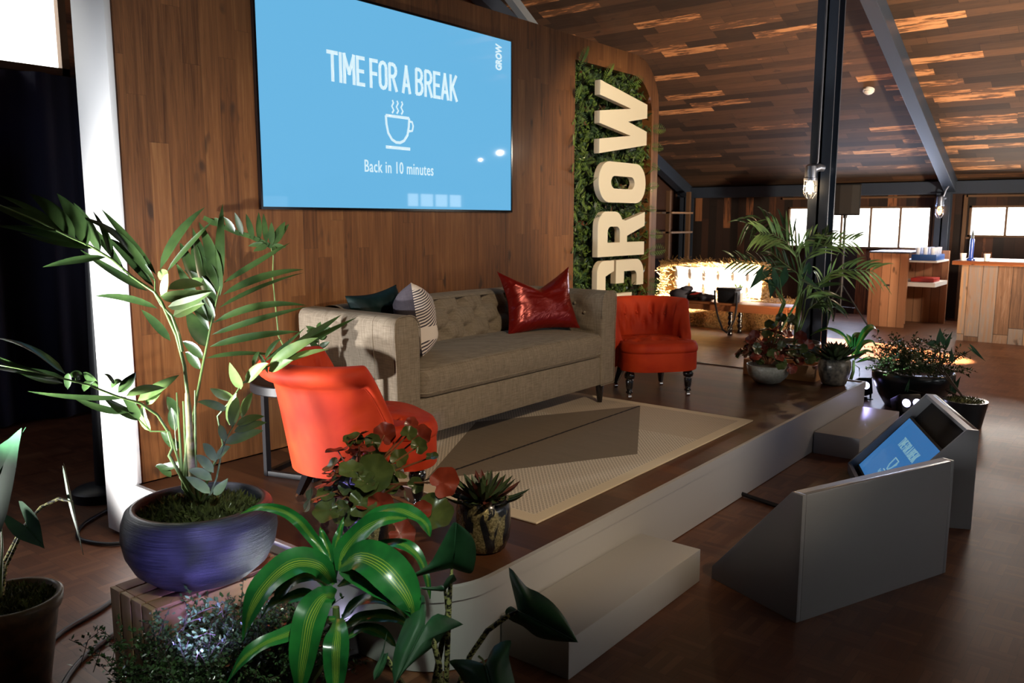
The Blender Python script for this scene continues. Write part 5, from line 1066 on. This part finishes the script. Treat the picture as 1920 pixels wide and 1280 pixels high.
# ---------------------------------------------------------------- plant group at the right end of the stage
t=thing('wooden_box','small pale pine box on the right end of the stage behind the white bowl','box',(6.50,2.35,HS))
m=MB(); m.box((6.40,2.08,HS),(6.415,2.66,HS+.125)); m.box((6.60,2.08,HS),(6.615,2.66,HS+.125)); m.box((6.415,2.08,HS),(6.60,2.095,HS+.125)); m.box((6.415,2.645,HS),(6.60,2.66,HS+.125)); m.build('box_sides','boxwood',t,smooth=False)
m=MB(); m.box((6.415,2.095,HS+.002),(6.60,2.645,HS+.012)); m.build('box_floor','boxwood',t,smooth=False)
zH=lambda x,y,d:W(1360+x/3.84,560+y/3.84,d)
rb=V((6.16,2.36,HS))
BD=6.15
bl=[]
for x,y,r,c in ((210,270,38,'begr'),(180,300,30,'begr'),(320,190,34,'begg'),(230,360,38,'begg'),(240,440,42,'begg'),(200,430,32,'begr'),(400,340,34,'begg'),(540,280,42,'begr'),(600,330,34,'begr'),(600,430,42,'begg'),(470,500,38,'begr'),(520,440,42,'begr'),(340,400,34,'begg'),(400,140,34,'begg'),(480,160,38,'begg'),(300,260,34,'begg'),(450,260,34,'begr'),(560,360,30,'begg'),(380,440,34,'begg'),(430,390,34,'begr')):
    bl.append((zH(x,y,BD+rnd(-.12,.12)),r/3.84*BD/F_PX*1.1,c,Fv+V((rnd(-.5,.5),rnd(-.3,.3),rnd(0,.7)))))
begonia('begonia with rust-red leaves in a pale speckled bowl at the right end of the stage',rb,gpot(rb,[(.001,0),(.06,0),(.10,.012),(.145,.06),(.160,.11),(.163,.145),(.155,.145),(.150,.115),(.001,.11)],'bowlw'),rb+V((0,0,.15)),bl,80,.27,.24,(.025,.045))
m=MB()
for i in range(7): a=rnd(0,TAU); m.tube([rb+V((0,0,.2)),rb+V((math.cos(a)*.05,math.sin(a)*.05,.40)),rb+V((math.cos(a)*.16,math.sin(a)*.16,rnd(.45,.6)))],.003,4)
succulent('dark spiky succulent in a ribbed pewter pot on the far right stage corner',V((6.42,1.94,HS)),[(.001,0),(.075,0),(.085,.01),(.105,.07),(.115,.13),(.112,.18),(.098,.205),(.09,.205),(.10,.18),(.001,.17)],'ribpot',.175,.215,red=False,moss=False,n=(12,16,18,16),flute=.10,nf=22)
# right kentia palm in a dark pot beyond the stage
pr=V((7.55,2.66,0))
t=thing('potted_palm','kentia palm in a dark pot beyond the right end of the stage','plant',pr)
MB().lathe([(.001,0),(.15,0),(.20,.05),(.235,.25),(.24,.42),(.235,.44),(.22,.44),(.215,.40),(.001,.38)],pr,48).build('pot','darkpot',t)
zI=lambda x,y,d=7.4:W(1360+x/5.333,400+y/5.333,d)
b0=pr+V((0,0,.40)); RD=7.4
def frond2(rach,Ls,Lt,n,side=1,droop=.03,mt='palm',w=.018,both=True,fa=None):
    rach=[V(p) for p in rach]; m=MB(); m.cur=0; m.tube([b0]+rach,[.009]+[.007*(1-.7*i/len(rach)) for i in range(len(rach))],6); m.cur=1
    seg=[(a,b) for a,b in zip(rach[1:],rach[2:])] or [(rach[0],rach[1])]; tot=sum((b-a).length for a,b in seg)
    for i in range(n):
        q=(i+.5)/n*tot
        for a,b in seg:
            l=(b-a).length
            if q<=l: break
            q-=l
        p=a.lerp(b,min(1,q/l)); d=(b-a).normalized(); sd=d.cross(CF).normalized(); L=(Ls+(Lt-Ls)*i/n)*rnd(.85,1.1)
        for s in ((-1,1) if both else (side,)):
            e=p+d*L*.75+sd*s*L*.5+CF*rnd(-.08,.08)-V((0,0,droop)); m.leaf(p,e,w,V((0,0,droop)),(fa if fa is not None else -CF+V((rnd(-.6,.6),rnd(-.6,.6),rnd(0,.8)))),5)
    return m.build('frond',['palmstem',mt],t)
frond2([zI(755,600),zI(690,400),zI(600,280),zI(480,210,RD-.1),zI(340,200,RD-.2)],.36,.24,12,w=.022,mt='palmlit',fa=-CF+V((-.5,0,.6)))
frond2([zI(760,560),zI(720,330),zI(650,210),zI(540,120),zI(400,60,RD-.1),zI(200,110,RD-.2)],.30,.20,12,w=.018,droop=.06)
frond2([zI(770,600),zI(800,480),zI(850,400),zI(950,330),zI(1100,290,RD-.1),zI(1280,280,RD-.1)],.26,.18,12,w=.020,mt='palmlit')
frond2([zI(740,600),zI(720,470),zI(700,380),zI(760,300),zI(890,210)],.24,.16,8,w=.02,mt='palmlit')
frond2([zI(790,760),zI(930,740),zI(980,650,RD-.1),zI(1080,580,RD-.2),zI(1280,560,RD-.3),zI(1480,580,RD-.3)],.30,.26,12,w=.022,mt='palmlit',droop=.05,fa=-CF+V((-.3,-.3,.8)))
frond2([zI(740,700),zI(640,620),zI(540,560),zI(380,520,RD-.1),zI(100,470,RD-.2)],.26,.2,12,w=.018)
frond2([zI(760,800),zI(830,720),zI(950,760),zI(1040,850),zI(1080,940)],.26,.2,9,w=.02)
frond2([zI(760,760),zI(720,600),zI(560,480),zI(450,380)],.24,.16,9,w=.018)
frond2([zI(780,1000),zI(800,860),zI(860,800),zI(960,840)],.2,.16,9,w=.016,mt='palmlit')
frond2([zI(780,1080),zI(830,960),zI(900,900),zI(960,890)],.18,.14,8,w=.015)
frond2([zI(770,500),zI(900,350),zI(960,280),zI(1030,190)],.2,.12,8,w=.02)
# arrowhead plant in front of the palm
ap=V((7.0,2.80,0)); t=thing('alocasia','arrowhead plant with dark hanging leaves before the hay bench','plant',ap)
MB().lathe([(.001,0),(.09,0),(.12,.16),(.125,.20),(.11,.20),(.001,.18)],ap,32).build('pot','darkpot',t); ab=ap+V((0,0,.18)); ad=6.9
for att,tip,w,fc,lb,st in ((zI(370,590,ad),zI(235,765,ad),.5,-CF+CR*.3,.3,[zI(600,900,ad),zI(520,780,ad)]),(zI(540,640,ad),zI(545,770,ad),1.3,-CF+CU*.2,.8,[zI(580,900,ad)]),(zI(470,700,ad),zI(450,850,ad),.6,-CF,.3,[zI(570,900,ad)]),(zI(470,700,ad),zI(365,655,ad),.5,-CF+CU*.3,.3,[zI(600,880,ad)]),(zI(820,560,ad),zI(840,480,ad),1.0,-CF,.6,[zI(700,900,ad)]),(zI(790,660,ad),zI(940,745,ad),.5,-CF+CU*.6,.3,[zI(720,880,ad)])):
    m=MB(); arrow(m,att,tip,w,fc,lb); lf=m.build('leaf','aloc',t); m=MB(); m.tube([ab]+st+[att],[.007]+[.006]*len(st)+[.003],6); m.build('stem','palmstem',lf)
# dracaena right
k9=6.9/F_PX
zJ=lambda x,y,d=6.9:zH(x,y,d)
RL=[([(920,420),(860,280),(760,220),(680,230),(610,265)],40),([(930,400),(940,300),(960,260),(990,250)],70),([(940,360),(1000,250),(1050,205),(1090,220),(1095,260)],58),([(930,420),(980,330),(1050,310),(1090,360),(1095,410)],46),([(940,460),(1040,430),(1110,450),(1160,510),(1180,565)],40),([(900,430),(800,430),(700,430),(650,460),(615,520)],42),([(930,480),(960,500),(965,560)],30),([(920,400),(900,300),(870,250)],40),([(930,440),(1000,380),(1060,390),(1110,420)],40),([(940,380),(960,290),(965,310)],60)]
drac('striped dracaena with arching leaves behind the ribbed pot at the far stage corner',(7.1,2.05,0),zJ(925,440),[([zJ(a,b,6.9+.04*i) for i,(a,b) in enumerate(P)],w/3.84*k9,-CF*.6+CU*.8) for P,w in RL],pr=.15)
# shrub in big dark bowl
bb=V((7.42,1.60,0))
bush('airy tiny-leaved shrub in a wide dark bowl on the floor right of the stage',bb,(.34,.34),.42,190,lf=.021,spread=1.2,mn='tiny',pot=lambda t:MB().lathe([(.001,0),(.20,0),(.26,.10),(.315,.24),(.32,.30),(.305,.31),(.29,.28),(.001,.26)],bb,56).build('bowl','darkpot',t))
for o in COL.objects:
    if o.name.startswith(('twigs.001','leaves.001')): o.location.z+=.26
ap=V((6.95,1.12,0)); t=thing('alocasia','spindly arrowhead plant in a mossy dark pot behind the far monitor box','plant',ap)
MB().lathe([(.001,0),(.12,0),(.15,.17),(.155,.20),(.14,.20),(.001,.18)],ap,36).build('pot','darkpot',t); mossbed('moss',ap+V((0,0,.19)),.14,.02,t,n=400,hh=.02); ab=ap+V((0,0,.2)); ad=6.6
zK=lambda x,y,d=6.6:W(1600+x/6.4,580+y/6.4,d)
for att,tip,w,fc,lb,st in ((zK(1430,480),zK(1585,620),.30,-CF+CR*.4,.35,[zK(1100,740),zK(1220,590)]),(zK(1040,380),zK(1040,220),.7,-CF,.3,[zK(1030,700)]),(zK(960,420),zK(870,410),1.1,-CF+CU*.4,.5,[zK(1000,700)]),(zK(1110,420),zK(1190,260),.35,-CF,.3,[zK(1060,700)]),(zK(1170,600),zK(1180,450),.4,-CF,.3,[zK(1080,720)]),(zK(1190,980),zK(1290,800),.4,-CF+CU*.2,.3,[zK(1120,960)]),(zK(1190,980),zK(1230,800),.35,-CF+CU*.2,.3,[zK(1120,980)]),(zK(1160,940),zK(1170,860),.3,-CF,.2,[zK(1100,960)]),(zK(640,960),zK(680,820),.3,-CF,.2,[zK(800,1000)])):
    m=MB(); arrow(m,att,tip,w,fc,lb); lf=m.build('leaf','aloc',t); m=MB(); m.tube([ab]+st+[att],[.005]+[.0045]*len(st)+[.0025],6); m.build('stem','twig',lf)
uplighter('black floor uplighter with a lit lens peeping past the far stage corner',(7.47,1.99,0),-.95,.35,False,1.3)
uplighter('black floor uplighter with two lit lenses in front of the wide dark bowl',(6.93,1.50,0),-.85,.45,True,1.35)
sp('far_uplight',(7.25,1.92,.16),(6.55,1.75,.32),5,(.45,.38,1),80,.7,.03)
sp('bar_fill',(8.8,.6,1.9),(12.4,1.45,.45),330,(1,.80,.60),44,.5,.1)  # added spot that brightens the bar front and cabinet
sp('far_uplight_leaf',(6.80,1.45,.2),(7.35,2.45,1.0),32,(.85,1,1),60,.6,.03)

# ---------------------------------------------------------------- far side: hay, bench, speaker, cabinet, bar
t=thing('hay_seat','long hay bale seat with a padded white back cushion strip before the far wall','hay bale',(11.5,5.2,0))
def hay(lo,hi,n,nm='bale'):
    m=MB(); m.box(lo,hi); 
    for i in range(n):
        f=random.choice((0,0,1,2)); p=[rnd(lo[k],hi[k]) for k in range(3)]
        if f==0: p[0]=lo[0]
        elif f==1: p[2]=hi[2]
        else: p[1]=random.choice((lo[1],hi[1]))
        d=V((rnd(-1,.4),rnd(-1,1),rnd(-.6,1))).normalized()*rnd(.03,.11); m.leaf(V(p)-d*.5,V(p)+d,.006,face=(-1,0,.3),n=1,prof=lambda q:1)
    return m.build(nm,'straw',t,smooth=False)
hay((11.15,4.15,0),(11.75,6.05,.43),1300,'lower_bale'); hay((11.36,4.55,.43),(11.80,6.12,.925),1500,'upper_bale')
m=MB(); m.grid(lambda u,v:V((11.355-.022*abs(math.sin(PI*v*2))**.5*abs(math.sin(PI*u*6))**.5-.01,4.5+u*1.36,.44+v*.42)),72,20); m.build('padded_back','tuft',t,solid=.01)
t=thing('bench_table','low turned-leg wooden bench table in front of the hay seat','bench',(10.75,4.75,0))
box((10.5,3.78,.41),(10.95,5.75,.435)).build('bench_top','bench',t,bevel=.004); box((10.53,3.83,.325),(10.55,5.7,.41)).build('apron','bench',t,smooth=False); box((10.90,3.83,.325),(10.92,5.7,.41)).build('apron','bench',t,smooth=False)
for x,y in ((10.56,4.60),(10.88,4.60),(10.56,3.90),(10.88,3.90),(10.56,5.62),(10.88,5.62)):
    MB().lathe([(.001,.325),(.035,.325),(.035,.29)]+[(.022+.016*abs(math.sin(k*1.05)),.28-.025*k) for k in range(10)]+[(.03,.025),(.034,.0),(.001,0)],(x,y,0),16).build('leg','blackgloss',t)
t=thing('shoulder_bag','black camera bag with its strap hanging off the bench','bag',(10.62,4.66,.436))
MB().box((10.54,4.54,.437),(10.74,4.80,.625)).build('bag_body','black',t,bevel=.02); MB().box((10.53,4.53,.60),(10.75,4.81,.640)).build('flap','black',t,bevel=.012)
m=MB(); m.tube([(10.55,4.84,.60),(10.49,4.80,.44),(10.47,4.74,.25),(10.46,4.66,.08),(10.46,4.60,.045),(10.46,4.56,.10),(10.47,4.50,.24),(10.49,4.49,.42),(10.55,4.52,.58)],.014,6); m.build('strap','black',t)
t=thing('clothing_pile','grey jacket and bag bundled on the left part of the bench','bag',(10.7,5.2,.436))
for c,r,s,mt in (((10.7,5.42,.50),.12,(1,1.5,.75),'greybag'),((10.7,5.33,.585),.075,(1,1.3,.6),'greybag'),((10.7,5.20,.49),.10,(1,1.4,.7),'black'),((10.68,5.02,.485),.085,(1,1.5,.6),'greybag')):
    m=MB(); m.grid(lambda u,v:V(c)+V((r*s[0]*math.sin(PI*v)*math.cos(TAU*u),r*s[1]*math.sin(PI*v)*math.sin(TAU*u),max(.437-c[2],-r*s[2]*math.cos(PI*v))))*(1)+V((0,0,0))+noise.noise_vector(V((u*5+c[1],v*5,c[0])))*.012,24,14,True); m.v=[V((p.x,p.y,max(p.z,.437))) for p in m.v]; m.build('fabric_fold',mt,t)
m=MB()
for k in range(3): m.bar((10.585,5.22-.03*k,.52),(10.61,5.10-.03*k,.56),.012,.006)
m.build('orange_trim','redp',t,smooth=False)
t=thing('grass_plant','small tuft of pale grass in a pot behind the black bag','plant',(10.86,4.62,.436)); MB().lathe([(.001,0),(.05,0),(.06,.12),(.05,.12),(.001,.11)],(10.86,4.62,.436),20).build('pot','paper',t)
m=MB()
for i in range(160): a=rnd(0,TAU); p=V((10.86,4.62,.54)); d=V((math.cos(a)*.5,math.sin(a)*.5,1)).normalized()*rnd(.10,.22); m.leaf(p,p+d,.006,face=-CF,n=2)
o=m.build('grass','palmlit',t); o['kind']='stuff'
# speaker on stand
t=thing('speaker_stand','black tripod stand carrying the loudspeaker in front of the far window','stand',(12.6,3.78,0))
MB().tube([(12.6,3.78,.25),(12.6,3.78,1.60)],[.022,.018],12).build('pole','black',t); MB().tube([(12.6,3.78,.5),(12.6,3.78,.75)],.032,12).build('collar','black',t)
for a in (2.6,4.7,.5):
    m=MB(); m.tube([(12.6,3.78,.62),(12.6+.42*math.cos(a),3.78+.42*math.sin(a),.015)],.012,8); m.bar((12.6,3.78,.28),(12.6+.24*math.cos(a),3.78+.24*math.sin(a),.27),.016,.008); m.build('leg','black',t,smooth=True)
t=thing('loudspeaker','black loudspeaker on a pole in front of the far window','speaker',(12.6,3.78,1.6),.25)
T=WM[t.name]; pl=[(-.13,-.20),(-.17,-.08),(-.17,.08),(-.13,.20),(.14,.14),(.14,-.14)]
MB().prism(pl,lambda p:T@V((p[0],p[1],.02)),lambda p:T@V((p[0],p[1],.47))).build('cabinet','matte',t,bevel=.012)
pl2=[(-.131,-.195),(-.176,-.08),(-.176,.08),(-.131,.195),(-.120,.195),(-.120,-.195)]; MB().prism(pl2,lambda p:T@V((p[0],p[1],.04)),lambda p:T@V((p[0],p[1],.45))).build('grille',mat('speaker_mesh',(.010,.009,.009),.8),t,smooth=False)
m=MB(); m.tube([T@V((0,0,-.02)),T@V((0,0,.03))],.03,12); m.build('pole_socket','black',t)
# service cabinet
t=thing('service_cabinet','orange pine service cabinet with open shelves on its right, left of the far post','cabinet',(13.1,3.05,0))
box((12.86,2.94,0.06),(12.90,3.46,1.06)).build('end_panel','cab',t,smooth=False); box((12.84,2.93,1.0),(12.86,3.47,1.075)).build('top_rail','cab',t,smooth=False); box((12.83,2.92,1.075),(13.55,3.48,1.10)).build('top','cabtop',t,bevel=.004); box((12.87,2.95,0),(12.885,3.45,.06)).build('plinth','cab',t,smooth=False)
box((12.90,3.43,.02),(13.85,3.46,1.06)).build('back_panel','farboards',t,smooth=False)
box((13.82,2.60,.0),(13.86,3.46,1.10)).build('far_end_panel','cab',t,smooth=False)
box((13.0,2.60,.95),(13.82,3.42,.975)).build('shelf','paper',t,smooth=False); box((13.0,2.60,.60),(13.82,3.42,.66)).build('shelf','paper',t,smooth=False)
box((12.855,3.17,.60),(12.868,3.25,.625)).build('latch','black',t,smooth=False)
t=thing('glass_rack','blue plastic rack of drinking glasses on the cabinet top shelf','rack',(13.3,2.75,.976))
box((13.05,2.62,.977),(13.6,2.95,1.06)).build('tray','plasticblue',t,bevel=.004)
M['tumbler']=mat('tumbler_glass',(.75,.82,.95),.08,coat=.6)
for i in range(4):
    for j in range(3):
        tag(MB().lathe([(.001,0),(.026,0),(.034,.10),(.031,.10),(.024,.008),(.001,.007)],(13.11+.14*i,2.68+.10*j,1.061),14).build('drinking_glass','tumbler'),'upturned drinking glass standing in the blue rack on the cabinet','glass','glasses in the blue rack')
tag(box((13.1,2.64,.662),(13.5,2.95,.72)).build('red_tray','redp',bevel=.006),'red and dark tray lying on the lower cabinet shelf','tray')
# bar
t=thing('bar_counter','weathered board bar counter with an overhanging top at the right edge','bar counter',(12.5,.2,0))
box((12.0,-1.8,0),(12.06,2.10,.985)).build('front_boards','bar',t,smooth=False); box((12.06,2.06,0),(13.0,2.10,.985)).build('end_boards','bar',t,smooth=False)
box((11.90,-1.8,.985),(13.0,2.20,1.035)).build('counter_top','bench',t,bevel=.005)
cp=[(.001,0),(.028,0),(.040,.095),(.037,.095),(.026,.006),(.001,.005)]
tag(MB().lathe(cp,(12.02,2.10,1.036),20).build('paper_cup','paper'),'white cup at the left end of the bar beside the blue bottle','cup')
tag(MB().lathe(cp,(12.02,1.83,1.036),20).build('paper_cup','paper'),'white cup standing alone on the bar, right of the blue bottle','cup')
t=thing('blue_bottle','tall slim blue bottle on the bar beside the left cup','bottle',(12.15,2.03,1.036)); 
M['bluegl']=mat('blue_glass',(.03,.08,.42),.12,coat=.6); MB().lathe([(.001,0),(.05,0),(.05,.02),(.03,.03),(.026,.05),(.026,.26),(.022,.28),(.001,.28)],(12.15,2.03,1.036),20).build('bottle_body','bluegl',t)
MB().lathe([(.001,.28),(.018,.28),(.014,.34),(.004,.40),(.001,.40)],(12.15,2.03,1.036),14).build('cap','darkpot',t)
# board screen behind bar below window 2
o=box((XF-.06,.1,.9),(XF-.02,2.42,1.30)).build('trim_10','farboards',smooth=False); struct(o)
# left-far corner shelves
t=thing('tall_shelf','dark timber shelf frame against the far corner beyond the backdrop','shelf',(13.6,7.0,0))
for x in (13.0,13.75): box((x,6.85,0),(x+.06,6.92,2.05)).build('upright','winframe',t,smooth=False)
for z in (1.32,1.66): box((13.0,6.80,z),(13.8,7.2,z+.03)).build('shelf_board','bar',t,smooth=False)
tag(box((12.7,6.35,0),(13.4,6.8,.86)).build('wooden_chest','cab',bevel=.005),'plain orange-brown wooden chest behind the hay seat by the backdrop edge','chest')
